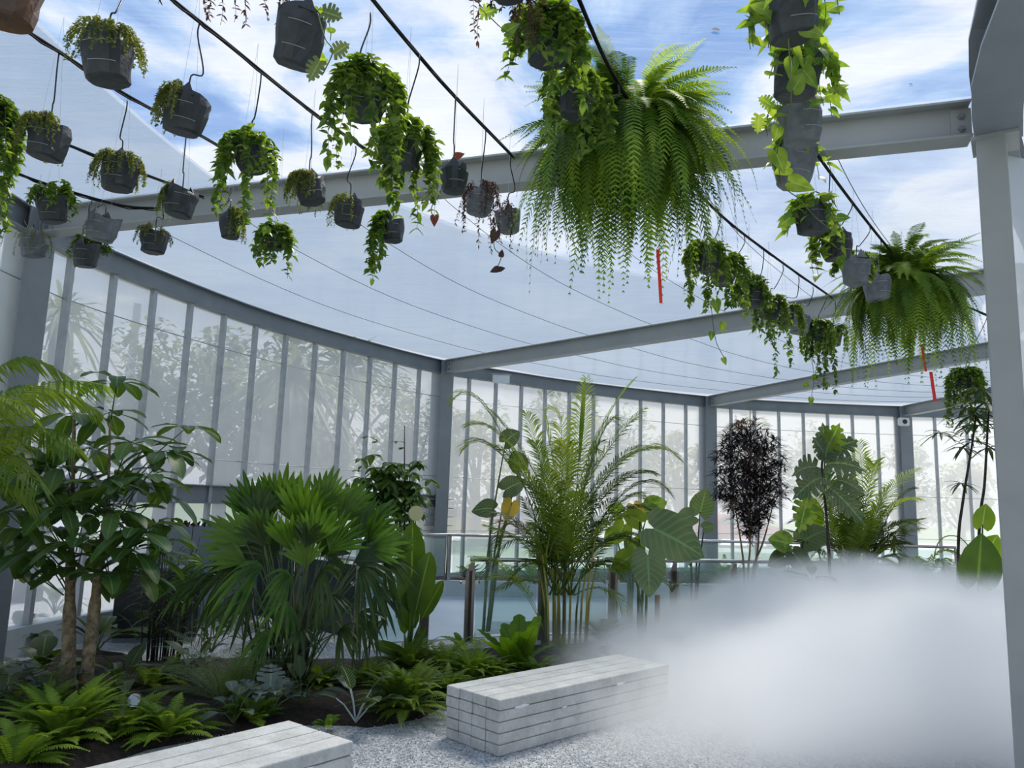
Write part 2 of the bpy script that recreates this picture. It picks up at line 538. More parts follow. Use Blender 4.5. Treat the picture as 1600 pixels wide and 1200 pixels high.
def fanleaf(mb, hub, d, Ln, nseg=14, spread=2.2, w=.1, g=.5, fold=.35, tip=None, mi=0, upv=None):
    d = V(d).normalized()
    u = V(upv) if upv is not None else V((0, 0, 1))
    s = d.cross(u)
    if s.length < .1:
        s = d.cross(V((0, 1, .2)))
    s.normalize()
    nn = s.cross(d)
    for i in range(nseg):
        a = spread*(i/(nseg-1)-.5)*1.0
        q = (d*math.cos(a)+s*math.sin(a)+nn*(.10*math.cos(a*1.5)+R(-.04, .04))).normalized()
        l_ = Ln*(1-.22*abs(a)/max(.1, spread*.5))*R(.9, 1.06)
        tm = [(0, 0, .01), (.25, .25, w*.62), (.5, .5, w), (.75, .75, w*.75), (.92, .92, w*.32), (1, 1, 0)]
        leaf(mb, hub, q, l_, tm, g*R(.7, 1.5), fold, upv=nn, mi=mi)


def curve_pts(ctrl, per=8):
    """Catmull-Rom through 2D/3D control points"""
    c = [V(p) for p in ctrl]
    c = [c[0]*2-c[1]]+c+[c[-1]*2-c[-2]]
    out_ = []
    for i in range(1, len(c)-2):
        for k in range(per):
            t = k/per
            a, b_, e, f_ = c[i-1], c[i], c[i+1], c[i+2]
            out_.append(.5*((2*b_)+(e-a)*t+(2*a-5*b_+4*e-f_)*t*t+(-a+3*b_-3*e+f_)*t**3))
    out_.append(c[-2].copy())
    return out_


# ------------------------------------------------------------------ the steel house
HB = 4.0                                   # underside of the ring beam
CO = [V((-3.3, .2, 0)), V((-4.69, 7.23, 0)), V((-1.33, 14.68, 0)), V((4.67, 18.35, 0)), V((9.63, 18.99, 0)), V((16, 17, 0))]
CI = [V((1.1, -.6, 0)), V((3.06, 4.66, 0)), V((5.45, 7.75, 0)), V((7.4, 11.3, 0)), V((10.2, 12.6, 0)), V((13, 12, 0))]
mids = [[(-4.45, 3.7)], [(-4.47, 8.71), (-3.68, 10.99), (-2.61, 12.9)], [(0, 15.72), (1.42, 16.72)], [(7.03, 18.85)], [(13, 18.6)]]
bays_o = []
ctrl = []
for i in range(5):
    ctrl.append(CO[i]); ctrl += [V((x, y, 0)) for x, y in mids[i]]
ctrl.append(CO[5])
dense = curve_pts(ctrl, 12)


def nearest(pl, p):
    return min(range(len(pl)), key=lambda i: (pl[i]-p).length)


ix = [nearest(dense, c) for c in CO]
outer = [dense[ix[i]:ix[i+1]+1] for i in range(5)]
ci_dense = curve_pts([CI[0], V((2.22, 2.95, 0))]+CI[1:], 16)
inner = [ci_dense[0:33]]+[ci_dense[(i+1)*16:(i+2)*16+1] for i in range(1, 5)]


def resample(pl, n):
    ds = [0]
    for a, b_ in zip(pl, pl[1:]): ds.append(ds[-1]+(b_-a).length)
    out_ = []
    j = 0
    for k in range(n+1):
        t = ds[-1]*k/n
        while j < len(ds)-2 and ds[j+1] < t: j += 1
        f = (t-ds[j])/max(1e-9, ds[j+1]-ds[j])
        out_.append(pl[j].lerp(pl[j+1], f))
    return out_


def offset(pl, d):
    out_ = []
    for i, p in enumerate(pl):
        t = (pl[min(i+1, len(pl)-1)]-pl[max(0, i-1)]).normalized()
        out_.append(p+V((-t.y, t.x, 0))*d)
    return out_


def ibeam(mb, pl, z0, h=.25, w=.2, tf=.014, tw=.010):
    """I-section swept along a plan polyline"""
    prof = [(-w/2, 0), (w/2, 0), (w/2, tf), (tw/2, tf), (tw/2, h-tf), (w/2, h-tf), (w/2, h), (-w/2, h), (-w/2, h-tf), (-tw/2, h-tf), (-tw/2, tf), (-w/2, tf)]
    vs = []; fs = []; n = len(prof)
    for i, p in enumerate(pl):
        t = (pl[min(i+1, len(pl)-1)]-pl[max(0, i-1)]).normalized()
        s = V((-t.y, t.x, 0))
        for a, b_ in prof:
            vs.append(p+s*a+V((0, 0, z0+b_)))
    for i in range(len(pl)-1):
        for k in range(n):
            fs.append((i*n+k, (i+1)*n+k, (i+1)*n+(k+1) % n, i*n+(k+1) % n))
    fs.append(tuple(range(n))); fs.append(tuple((len(pl)-1)*n+k for k in range(n-1, -1, -1)))
    mb.add(vs, fs)


def hcolumn(mb, h, w=.3, tf=.018, tw=.014, z0=0):
    mb.box((-w/2, -w/2, z0), (-w/2+tf, w/2, h)); mb.box((w/2-tf, -w/2, z0), (w/2, w/2, h))
    mb.box((-w/2+tf, -tw/2, z0), (w/2-tf, tw/2, h))


def bolts(root, pts, axis, r=.018):
    for p in pts:
        mb = MB(); a = V(axis).normalized()
        mb.tube([p, p+a*.014], r, 6); mb.tube([p+a*.014, p+a*.022], r*.6, 6)
        mb.build('bolt', M['steel'], root)


names_c = ['grey steel column at the left edge, nearest on the glazed outer wall',
           'grey steel column left of centre where a roof beam meets the curved wall',
           'grey steel column behind the dark feathery tree',
           'grey steel column carrying a small white camera']
for i in range(1, 5):
    c = CO[i]
    rad = (CI[i]-c).normalized()
    rz = math.atan2(rad.y, rad.x)
    t = thing('steel_column', (c.x, c.y, 0), names_c[i-1], 'column', None, rz)
    mb = MB(); hcolumn(mb, HB+.24); mb.build('shaft', M['steel'], t)
    mb = MB(); mb.box((-.2, -.2, 0), (.2, .2, .02)); mb.build('base_plate', M['steel'], t)
    if i in (1, 2):
        for k, z in enumerate((1.62, 1.46, 1.30, 1.14)):
            mb = MB(); mb.box((-.13, .008, z), (.13, .3, z+.012)); mb.box((-.13, -.3, z), (.13, -.008, z+.012)); mb.build('stiffener_plate', M['steel'], t)
rn = ['grey roof beam crossing the near bay behind the hanging pots', 'second grey roof beam, running to the column left of centre',
      'third grey roof beam, running to the column behind the dark feathery tree', 'farthest grey roof beam, running to the column with the camera']
for i in range(1, 5):
    a, b_ = CO[i], CI[i]
    d = (b_-a).normalized()
    t = thing('roof_beam', (a.x, a.y, HB), rn[i-1], 'beam', None, math.atan2(d.y, d.x))
    ln = (b_-a).length
    mb = MB(); ibeam(mb, [V((.16, 0, 0)), V((ln-.16, 0, 0))], .0, .25, .17); mb.build('i_section', M['steel_pale'], t)
    for x0, x1 in ((.15, .27), (ln-.27, ln-.15)):
        mb = MB(); mb.box((x0, -.017, .03), (x1, -.006, .22)); pl_ = mb.build('connection_plate', M['steel_pale'], t)
        xm = (x0+x1)/2
        bolts(pl_, [V((xm, -.017, .08)), V((xm, -.017, .165))], (0, -1, 0), .022)
# ring beams: one per bay
on = ['grey curved ring beam over the left end wall', 'grey curved ring beam above the long milky wall at left', 'grey curved ring beam carrying a small white light box',
      'grey curved ring beam between the dark feathery tree and the camera column', 'grey ring beam at the far right beyond the camera column']
for i in range(5):
    pl = resample(outer[i], 14)
    mb = MB(); ibeam(mb, pl, HB, .25, .16)
    o = mb.build('ring_beam', M['steel'], None, rel=(pl[0].x, pl[0].y, 0)); tag(o, on[i], 'beam')
inn = ['dark curved steel beam rising overhead at the top right corner', 'curved inner beam hidden past the near column', 'curved inner beam of the third bay', 'curved inner beam of the farthest bay', '']
for i in range(1):
    pl = resample(inner[i], 14)
    mb = MB(); ibeam(mb, pl, HB-.02, .30, .26, .02, .014)
    o = mb.build('ring_beam', M['steel'], None, rel=(pl[0].x, pl[0].y, 0)); tag(o, inn[i], 'beam')  # darker steel than the roof beams: shade of its underside put into the colour
for i in (1, 2, 3):
    pl = resample(inner[i], 10)
    mb = MB(); ibeam(mb, pl, HB, .25, .2)
    o = mb.build('trim_%d' % (10+i), M['steel'], None, rel=(pl[0].x, pl[0].y, 0)); tag(o, None, None, None, 'structure')
# near column at right
c = CI[1]
t = thing('steel_column', (c.x, c.y, 0), 'broad pale grey steel column at the right edge, standing in the fog', 'column', None, math.atan2(4.66, 3.06)-PI/2)
mb = MB(); mb.box((-.125, -.125, 0), (.04, .125, HB-.02)); bevel(mb.build('shaft', M['steel_pale'], t), .01)
mb = MB(); mb.box((-.15, -.15, HB-.04), (.11, .15, HB-.02)); mb.build('cap_plate', M['steel_pale'], t)
mb = MB(); mb.box((-.14, -.14, 0), (.1, .14, .02)); mb.build('base_plate', M['steel_pale'], t)
mb = MB()
for (x, z) in ((.015, .98), (.02, 1.0), (.013, 1.02), (.024, .965)):
    mb.box((x, -.1275, z), (x+.012, -.125, z+.018))
M['bluemark'] = principled('blue_chalk', (.05, .2, .6), (.08, .3, .7), 9, .8)
tag(mb.build('blue_chalk_mark', M['bluemark'], t), 'small blue chalk mark')
for i in (2, 3, 4):
    c = CI[i]
    mb = MB(); mb.box((-.12, -.12, 0), (.12, .12, HB))
    o = mb.build('trim_%d' % (20+i), M['steel'], None, rel=(0, 0, 0)); o.location = c; tag(o, kind='structure')

# outer wall bays: milky film in aluminium mullions
zb, zt = .28, HB-.005
for i in range(5):
    pl = resample(outer[i], 14)
    if i == 0: nm = 12
    nm = [11, 13, 11, 8, 9][i]
    out_off = offset(pl, .02)
    mb = MB(); vs = []; fs = []
    for p in out_off: vs += [p+V((0, 0, zb)), p+V((0, 0, zt))]
    for k in range(len(pl)-1): fs.append((2*k, 2*k+2, 2*k+3, 2*k+1))
    mb.add(vs, fs)
    w = mb.build('window_%d' % (i+1), M['glaze'], None); tag(w, kind='structure')
    mpn = resample(pl, nm)
    for k in range(1, nm):
        p = mpn[k]; tdir = (mpn[k+1]-mpn[k-1]).normalized() if k < nm else V((1, 0, 0))
        mt = Matrix.Translation(p) @ Matrix.Rotation(math.atan2(tdir.y, tdir.x), 4, 'Z')
        mb = MB(); mb.box((-.028, -.05, zb), (.028, .015, HB), mt); mb.build('mullion', M['alu'], w)
    for z in (1.05, 2.05, 3.55):
        mb = MB(); mb.tube([p+V((0, 0, z)) for p in offset(pl, -.0)], .006, 4); mb.build('transom', M['alu'], w)
    if i < 2:
        o2 = offset(pl, -.02)
        mb = MB(); ibeam(mb, o2[:], 1.47, .24, .14); mb.build('mid_rail', M['steel'], w)
    mb = MB()
    for a, b_ in zip(pl, pl[1:]):
        d = (b_-a); mt = Matrix.Translation(a) @ Matrix.Rotation(math.atan2(d.y, d.x), 4, 'Z')
        mb.box((0, -.06, 0), (d.length, .08, .28), mt)
    o = mb.build('baseboard_%s' % ['near', 'left', 'middle', 'right', 'far'][i], M['kerb']); tag(o, kind='structure')
# inner wall strip on the near bay, panels just outside the ring
pl = offset(resample(inner[0], 12), -.27)
pl2 = [p for p in pl if p.y < 4.55]
mb = MB(); vs = []; fs = []
for p in pl2: vs += [p+V((0, 0, 0.0)), p+V((0, 0, 4.3))]
for k in range(len(pl2)-1): fs.append((2*k, 2*k+2, 2*k+3, 2*k+1))
mb.add(vs, fs)
w = mb.build('wall_right', M['innerpanel']); tag(w, kind='structure')
for p in (V((3.28, 4.50, 0)), V((3.33, 4.15, 0)), V((3.36, 3.4, 0)), V((3.36, 2.6, 0))):
    mb = MB(); mb.box((p.x-.03, p.y-.03, 0), (p.x+.02, p.y+.03, 4.2)); mb.build('mullion', M['alu'], w)

# inner wall carries on past the near column: pale film between pale posts
ipl = offset(resample(inner[1], 8), -.16)
ipl[0] = V((3.17, 4.86, 0))
mb = MB(); vs = []; fs = []
for p in ipl: vs += [p+V((0, 0, 0.0)), p+V((0, 0, 4.0))]
for k in range(len(ipl)-1): fs.append((2*k, 2*k+2, 2*k+3, 2*k+1))
mb.add(vs, fs)
w = mb.build('wall_inner', M['innerpanel']); tag(w, kind='structure')
M['palepost'] = principled('pale_post', (.50, .54, .54), (.56, .60, .60), 3, .5)
mb = MB(); mb.box((3.14, 4.84, 0), (3.21, 4.90, 4.0)); mb.build('post', M['palepost'], w)
for p in ipl[2:8:2]:
    mb = MB(); mb.box((p.x-.03, p.y-.03, 0), (p.x+.03, p.y+.03, 4.0)); mb.build('post', M['palepost'], w)

# roof film, shade net, purlin wires
def roofpt(i, u, v, z):
    po = outer[i]; pi_ = inner[i]
    a = resample_cache[i][0][int(u)]; b_ = resample_cache[i][1][int(u)]
    p = a.lerp(b_, v)
    return V((p.x, p.y, z))


NU = 16
resample_cache = [(resample(outer[i], NU), resample(inner[i], NU)) for i in range(5)]
mb = MB(); idx = {}
NVV = 14
for i in range(5):
    for u in range(NU+(1 if i == 4 else 0)):
        for v in range(NVV+1):
            idx[(i*NU+u, v)] = len(idx)
            z = 4.275 - .035*math.sin(PI*(u % NU)/NU) + .012*noise.noise(V((i*NU+u, v, 0))*.9)
            mb.v.append(tuple(roofpt(i, u, v/NVV, z))); mb.uv.append((0, 0))
for a in range(5*NU):
    for v in range(NVV):
        mb.f.append((idx[(a, v)], idx[(a+1, v)], idx[(a+1, v+1)], idx[(a, v+1)])); mb.mi.append(0)
o = mb.build('ceiling', M['film'], None, True); tag(o, kind='structure')


def net(name, label, i, v0, v1, z, mat='net'):
    mb = MB(); n = 12; nv = 8
    for u in range(NU+1):
        for k in range(nv+1):
            e0 = v0[0]+(v0[1]-v0[0])*u/NU; e1 = v1[0]+(v1[1]-v1[0])*u/NU
            v = e0+(e1-e0)*k/nv
            mb.v.append(tuple(roofpt(i, u, v, z-.03*math.sin(PI*u/NU)+.008*noise.noise(V((u*.6+i*9, k, 1)))))); mb.uv.append((0, 0))
    for u in range(NU):
        for k in range(nv):
            mb.f.append((u*(nv+1)+k, (u+1)*(nv+1)+k, (u+1)*(nv+1)+k+1, u*(nv+1)+k+1)); mb.mi.append(0)
    o = mb.build(name, M[mat], None, True); tag(o, label, 'shade net')
    return o


net('shade_net', 'strip of white shade net over the near bay at upper left', 0, (0, 0), (.25, .27), 4.30)
net('shade_net', 'wide white shade net over the long bay behind the near roof beam', 1, (0, 0), (.40, .72), 4.31)
net('shade_net', 'thinner shade net at the right of the long bay, beside the right column', 1, (.40, .72), (.99, .99), 4.31, 'netlight')
net('shade_net', 'white shade net over the third bay, beyond the second roof beam', 2, (0, 0), (.95, .95), 4.32)
net('shade_net', 'white shade net over the farthest bay at right', 3, (0, 0), (.95, .95), 4.33)
net('shade_net', 'white shade net beyond the camera column', 4, (0, 0), (.95, .95), 4.34)
wl = {1: 'second', 2: 'third', 3: 'farthest'}
cnt = 0
for i in (1, 2, 3):
    for k in range(1, 8):
        v = k/8
        mb = MB()
        mb.tube([roofpt(i, u, v, 4.262-.035*math.sin(PI*u/NU)) for u in range(NU+1)], .0035, 4)
        o = mb.build('roof_wire', M['black'], None)
        tag(o, 'thin dark wire under the roof sheets of the %s bay' % wl[i], 'wire', 'roof wires of the %s bay' % wl[i])
# seam batten over clear film
mb = MB(); mb.tube([roofpt(1, u, .86, 4.262-.03*math.sin(PI*u/NU)) for u in range(NU+1)], .008, 4)

# irrigation pipes under the roof
def pipe(pts, label, r=.011):
    w = [PZ(x, y, z) for x, y, z in pts]
    mb = MB(); mb.tube(curve_pts(w, 6), r, 8)
    # thinner cable tied along it
    q = curve_pts(w, 6)
    o = mb.build('irrigation_pipe', M['pipe'], None, True, rel=tuple(w[0]))
    tag(o, label, 'pipe')
    mb = MB(); mb.tube([p+V((.012, 0, -.016+.006*math.sin(k*1.7)))-V(w[0]) for k, p in enumerate(q)], .005, 5)
    mb.build('tied_cable', M['pipe'], o, True)


pipe([(-250, 140, 3.975), (-110, 205, 3.975), (0, 258, 3.975), (65, 285, 3.975), (185, 320, 3.975), (250, 326, 3.975)], 'lowest black pipe at the far left, ending by the left column')
pipe([(-130, 110, 3.975), (8, 180, 3.975), (110, 228, 3.975), (318, 307, 3.975)], 'black pipe second from the left, ending on the near roof beam')
pipe([(-100, -60, 3.975), (0, 20, 3.975), (94, 82, 3.975), (200, 150, 3.975), (340, 227, 3.975), (395, 268, 3.975)], 'black pipe starting at the top left corner along the shade net edge')
pipe([(180, -80, 3.975), (270, 0, 3.975), (350, 64, 3.975), (500, 184, 3.975), (628, 270, 3.975)], 'black pipe above the leafy pots left of centre')
pipe([(500, -110, 3.975), (583, 0, 3.975), (653, 85, 3.975), (710, 150, 3.975), (802, 245, 3.975)], 'black pipe at top centre that ends left of the big fern')
pipe([(860, -120, 3.975), (905, 0, 3.975), (960, 120, 3.975), (1035, 235, 3.975), (1125, 335, 3.975), (1215, 405, 3.975), (1300, 465, 3.975)], 'long black pipe passing behind the largest hanging fern')
pipe([(1190, 10, 3.975), (1235, 165, 3.975), (1290, 260, 3.975), (1390, 390, 3.975), (1440, 440, 3.975)], 'black pipe at right above the column of broad-leaved pots')
pipe([(1490, 470, 3.975), (1530, 487, 3.975), (1590, 512, 3.975)], 'short black pipe beside the right column')

# ------------------------------------------------------------------ ground
mb = MB(); mb.add([(-14, -4, 0), (22, -4, 0), (22, 24, 0), (-14, 24, 0)], [(0, 1, 2, 3)])
o = mb.build('floor', M['gravel']); tag(o, kind='structure')
mb = MB(); mb.add([(-90, -30, -.06), (90, -30, -.06), (90, 120, -.06), (-90, 120, -.06)], [(0, 1, 2, 3)])
o = mb.build('lawn', M['lawn']); tag(o, 'green lawn outside the milky walls', 'lawn', None, 'structure')
mb = MB(); mb.add([(-90, 27, -.03), (90, 34, -.03), (90, 50, -.03), (-90, 43, -.03)], [(0, 1, 2, 3)])
o = mb.build('road', M['road']); tag(o, None, None, None, 'structure')


def slab(name, pts, z, mat, kind='structure', zb_=-.02):
    mb = MB(); n = len(pts)
    vs = [V((p[0], p[1], zb_)) for p in pts]+[V((p[0], p[1], z)) for p in pts]
    fs = [tuple(range(n, 2*n)), tuple(range(n-1, -1, -1))]+[(k, (k+1) % n, n+(k+1) % n, n+k) for k in range(n)]
    mb.add(vs, fs)
    o = mb.build(name, mat); tag(o, kind=kind)
    return o


# soil bed (rough mounded grid inside a polygon)
bed = [PZ(x, y, 0) for x, y in ((-260, 1300), (60, 1225), (250, 1168), (430, 1133), (580, 1138), (650, 1125), (700, 1098), (860, 1062), (1020, 1030), (1140, 1010), (1300, 1000))]
bed += [V((4.9, 9.6, 0)), V((2.6, 9.6, 0)), V((1.0, 9.3, 0)), V((-.6, 8.6, 0)), V((-1.5, 8.0, 0)), V((-2.4, 7.9, 0)), V((-3.3, 7.6, 0)), V((-3.7, 8.0, 0)), V((-4.4, 8.0, 0)), V((-4.5, 5.0, 0))]


def inpoly(x, y, pl):
    c_ = False
    j = len(pl)-1
    for i in range(len(pl)):
        if (pl[i].y > y) != (pl[j].y > y) and x < (pl[j].x-pl[i].x)*(y-pl[i].y)/(pl[j].y-pl[i].y)+pl[i].x:
            c_ = not c_
        j = i
    return c_


def edged(x, y, pl):
    best = 9
    for i in range(len(pl)):
        a, b_ = pl[i-1], pl[i]
        d = b_-a
        t = max(0, min(1, ((x-a.x)*d.x+(y-a.y)*d.y)/max(1e-9, d.x*d.x+d.y*d.y)))
        best = min(best, math.hypot(x-a.x-d.x*t, y-a.y-d.y*t))
    return best


mb = MB(); g = {}
st = .09
for ix_ in range(int(10/st)):
    for iy in range(int(8.5/st)):
        x = -5+ix_*st; y = 3+iy*st
        e = edged(x, y, bed)*(1 if inpoly(x, y, bed) else -1)
        if e > -st*1.5:
            z = min(.07, e*.5)+.02*noise.noise(V((x*3, y*3, 0)))+.012*noise.noise(V((x*11, y*11, 3)))
            g[(ix_, iy)] = len(mb.v); mb.v.append((x, y, z)); mb.uv.append((0, 0))
for (a, b_), k in g.items():
    q = [g.get(z) for z in ((a, b_), (a+1, b_), (a+1, b_+1), (a, b_+1))]
    if None not in q: mb.f.append(tuple(q)); mb.mi.append(0)
o = mb.build('soil_bed', M['soil'], None, True); tag(o, kind='structure')

# walkway behind the railing and kerb bed beyond
slab('walkway', [(-1.3, 9.1), (0, 9.75), (2.7, 10.75), (5.5, 11.1), (9, 11.2), (9, 15.0), (5.5, 14.75), (2, 14.0), (-1.0, 13.55), (-2.9, 11.6), (-2.3, 10.2)], .012, M['deck'])
kl = [V(p) for p in ((-2.95, 11.6, 0), (-1.0, 13.5, 0), (2, 13.95, 0), (5.5, 14.7, 0), (9.5, 15.0, 0))]
mb = MB()
for a, b_ in zip(kl, kl[1:]):
    d = b_-a; mt = Matrix.Translation(a) @ Matrix.Rotation(math.atan2(d.y, d.x), 4, 'Z')
    mb.box((0, 0, 0), (d.length+.01, .14, .27), mt)
o = mb.build('trim_1', M['kerb']); tag(o, kind='structure')
slab('planting_strip', [(-2.9, 11.75), (-1.0, 13.64), (2, 14.09), (5.5, 14.84), (9.5, 15.14), (9.6, 18.7), (4.7, 18.1), (1.42, 16.5), (-1.2, 14.5), (-2.6, 12.7)], .22, M['soil'])

# loose stones near the camera
mb = MB()
rs = random.Random(5)
n = 0
while n < 26000:
    px = rs.uniform(280, 1620); py = rs.uniform(1040, 1215) if rs.random() < .8 else rs.uniform(930, 1040)
    p = PZ(px, py, 0)
    if inpoly(p.x, p.y, bed) and edged(p.x, p.y, bed) > .03: continue
    if p.y > 9: continue
    s = rs.uniform(.004, .009)*(1 if py > 1040 else 1.5)
    a = rs.uniform(0, 6.3)
    vs = []
    for k in range(4):
        vs.append((p.x+math.cos(a+k*PI/2)*s*rs.uniform(.7, 1.3), p.y+math.sin(a+k*PI/2)*s*rs.uniform(.7, 1.3), -.002))
    vs.append((p.x+rs.uniform(-.4, .4)*s, p.y+rs.uniform(-.4, .4)*s, s*rs.uniform(.6, 1.3)))
    mb.add(vs, [(0, 1, 4), (1, 2, 4), (2, 3, 4), (3, 0, 4)])
    n += 1
o = mb.build('gravel_stones', M['stones']); tag(o, 'loose grey gravel chips around the benches', 'gravel', None, 'stuff')

# ------------------------------------------------------------------ concrete benches
def bench(corner, along, across, nw, nl, ln, label, bw=.0, bh=.07, blobs=()):
    ax = V(along).normalized(); ay = V((-ax.y, ax.x, 0))
    if ay.dot(V(across)) < 0: ay = -ay
    t = thing('concrete_bench', (corner.x, corner.y, 0), label, 'bench', None, math.atan2(ax.y, ax.x))
    sgn = 1 if (Matrix.Rotation(t.rotation_euler[2], 3, 'Z') @ V((0, 1, 0))).dot(ay) > 0 else -1
    rr_ = random.Random(11+nw)
    for k in range(nl):
        for j in range(nw):
            o_ = rr_.uniform(-.004, .004)
            y0 = sgn*(j*bw+.0028); y1 = sgn*((j+1)*bw-.0028)
            mb = MB(); mb.box((o_, min(y0, y1), k*bh+.0012), (ln+o_+rr_.uniform(-.004, .004), max(y0, y1), (k+1)*bh-.0025+rr_.uniform(-.001, .001)))
            bevel(mb.build('concrete_beam', M['concrete'], t), .008, 2)
    for (x, y, z, w_, h_) in blobs:
        mb = MB(); vs = [V((x, y, z))]
        nn_ = 10
        # smear standing proud of the face
        ring = [V((x+w_*math.cos(2*PI*q/nn_)*rr_.uniform(.7, 1.1), y-.0, z+h_*math.sin(2*PI*q/nn_)*rr_.uniform(.6, 1.1))) for q in range(nn_)]
        front = V((x, y-sgn*.008, z))
        mb.add([front]+ring, [(0, q+1, (q+1) % nn_+1) for q in range(nn_)])
        tag(mb.build('mortar_smear', M['mortar'], t, True), 'white mortar smear')
    return t


A = PZ(779, 1184, 0); Bc = PZ(1034, 1112, 0); Cc = PZ(687, 1159, 0)
al = (Bc-A); ac = (Cc-A)
aw = abs(ac.dot(V((-al.normalized().y, al.normalized().x, 0))))
bench(A, al, ac, 4, 5, al.length*1.06, 'stacked concrete beam bench beside the fog, white mortar smears on its side', aw*1.1/4, .07,
      [(.20, -.001, .283, .07, .014), (1.25, -.001, .285, .06, .014), (.62, -.001, .212, .03, .008), (.5, -.001, .145, .02, .005)])
A = PZ(553, 1157, .35); Cc = PZ(455, 1123, .35)
d2 = (PZ(120, 1252, .35)-A); d2 = V((al.x, al.y, 0))*-1
bd = PZ(123, 1200, .35)-Cc
ac = Cc-A
A.z = 0
aw2 = abs((ac).dot(V((-bd.normalized().y, bd.normalized().x, 0))))
bench(A, bd, ac, 4, 5, 1.75, 'stacked concrete beam bench at the bottom left, cut off by the frame', aw2/4, .07, [(.28, -.001, .278, .035, .006)])


# ------------------------------------------------------------------ railings
def rail(pts, zt, label, tops=True, pw=.10, gap=.06, z0=.0, postmat='inox_dark', style='blade'):
    t = thing('glass_railing', (pts[0][0], pts[0][1], z0), label, 'railing')
    o0 = V((pts[0][0], pts[0][1], z0))
    P_ = [V((x, y, z0))-o0 for x, y in pts]
    h = zt-z0
    mb = MB(); mb.tube([p+V((0, 0, h)) for p in P_], .026, 10)
    mb.build('handrail', M['inox'], t, True)
    for k, p in enumerate(P_):
        d = (P_[min(k+1, len(P_)-1)]-P_[max(0, k-1)]).normalized()
        nrm = V((-d.y, d.x, 0))
        if nrm.y > 0: nrm = -nrm
        mt = Matrix.Translation(p) @ Matrix.Rotation(math.atan2(d.y, d.x), 4, 'Z')
        mb = MB()
        if style == 'blade':
            # broad plate that slants in to the rail at its head, with a narrow web in front
            w = pw/2
            prof = [(-w, 0), (w, 0), (w, h*.86), (w*1.0, h-.03), (w*.2, h-.03), (-w, h*.84)]
            n_ = len(prof)
            vs = [mt @ V((x, -.012, z)) for x, z in prof]+[mt @ V((x, .012, z)) for x, z in prof]
            mb.add(vs, [tuple(range(n_)), tuple(range(2*n_-1, n_-1, -1))]+[(q, q+n_, (q+1) % n_+n_, (q+1) % n_) for q in range(n_)])
            mb.box((w*.35, -.07, 0), (w*.55, -.012, h*.86), mt)
            mb.box((w*.1, -.078, 0), (w*.8, -.070, h*.86), mt)
        else:
            mb.box((-.03, -.006, 0), (.03, .006, h-.02), mt)
            mb.box((-.03, -.05, 0), (.03, -.038, h-.02), mt)
        po = mb.build('post', M[postmat], t)
        if style == 'blade':
            for sg in (-1, 1):
                mb = MB(); mb.tube([mt @ V((sg*(w), .0, h*.72)), mt @ V((sg*(w+.07), .0, h*.72))], .014, 8)
                mb.box((sg*(w+.03)-.02, -.02, h*.72-.022), (sg*(w+.03)+.02, .02, h*.72+.022), mt)
                mb.build('glass_clamp', M['inox'], po)
    for a, b_ in zip(P_, P_[1:]):
        d = b_-a; ln = d.length
        mt = Matrix.Translation(a) @ Matrix.Rotation(math.atan2(d.y, d.x), 4, 'Z')
        mb = MB(); mb.box((gap+.02, -.005, .08), (ln-gap-.02, .005, h-.06), mt)
        mb.build('glass_panel', M['glass'], t)
    return t


rail([(-.42, 9.33), (.44, 9.62), (1.32, 9.92), (2.15, 10.25), (3.0, 10.52), (3.9, 10.72), (4.8, 10.85), (5.75, 10.9), (6.7, 10.9)], .93, 'glass railing with broad slanted steel posts crossing behind the tall areca palm')
rail([(-.86, 8.62), (-1.6, 8.75), (-2.55, 9.75), (-3.3, 10.4), (-3.95, 11.1)], .93, 'glass railing with broad steel posts partly hidden by the large fan palm')
rail([(-2.9, 11.7), (-1.0, 13.6), (1.0, 13.85), (3.0, 14.2), (5.5, 14.78), (8.5, 15.0)], 1.03, 'farther slim steel and glass railing on the kerb by the wall', pw=.06, z0=.27, postmat='inox', style='slim')
rail([(5.6, 10.2), (6.4, 9.8), (7.2, 9.6)], .85, 'dark bent handrail in the fog beyond the second palm', pw=.05, z0=0, style='slim', postmat='inox_dark')

# grey partition and black cabinet at left
t = thing('grey_partition', (-4.2, 9.3, 0), 'grey panelled partition with a soil-filled top behind the umbrella tree', 'partition', None, math.atan2(2.0, 1.15))
for k in range(4):
    mb = MB(); mb.box((k*.58+.006, -.03, 0), ((k+1)*.58-.006, .03, 1.2)); bevel(mb.build('panel', M['greywall'], t), .004)
mb = MB()
for k in range(40):
    x = R(0, 2.3); mb.tube([V((x, R(-.02, .02), 1.195)), V((x+R(-.05, .05), R(-.04, .04), 1.2+R(.02, .09)))], [.03, .008], 5)
mb.build('soil_heap', M['soil'], t)
t = thing('black_cabinet', (-3.75, 8.9, 0), 'low black cabinet standing on gravel behind the reedy canes', 'cabinet', None, .3)
mb = MB(); mb.box((-.5, -.2, .05), (.35, .2, .75)); bevel(mb.build('body', M['darkbox'], t), .01)
mb = MB(); mb.box((-.52, -.22, .75), (.37, .22, .78)); mb.build('top_panel', M['greywall'], t)
mb = MB(); mb.box((-.48, -.19, 0), (.33, .19, .05)); mb.build('plinth', M['greywall'], t)
for k in range(2):
    mb = MB(); mb.box((-.48+k*.41, -.212, .08), (-.08+k*.41, -.2, .72)); d_ = mb.build('door', M['darkbox'], t)
    mb = MB(); mb.box((-.12+k*.09, -.225, .38), (-.105+k*.09, -.212, .48)); mb.build('handle', M['inox'], d_)

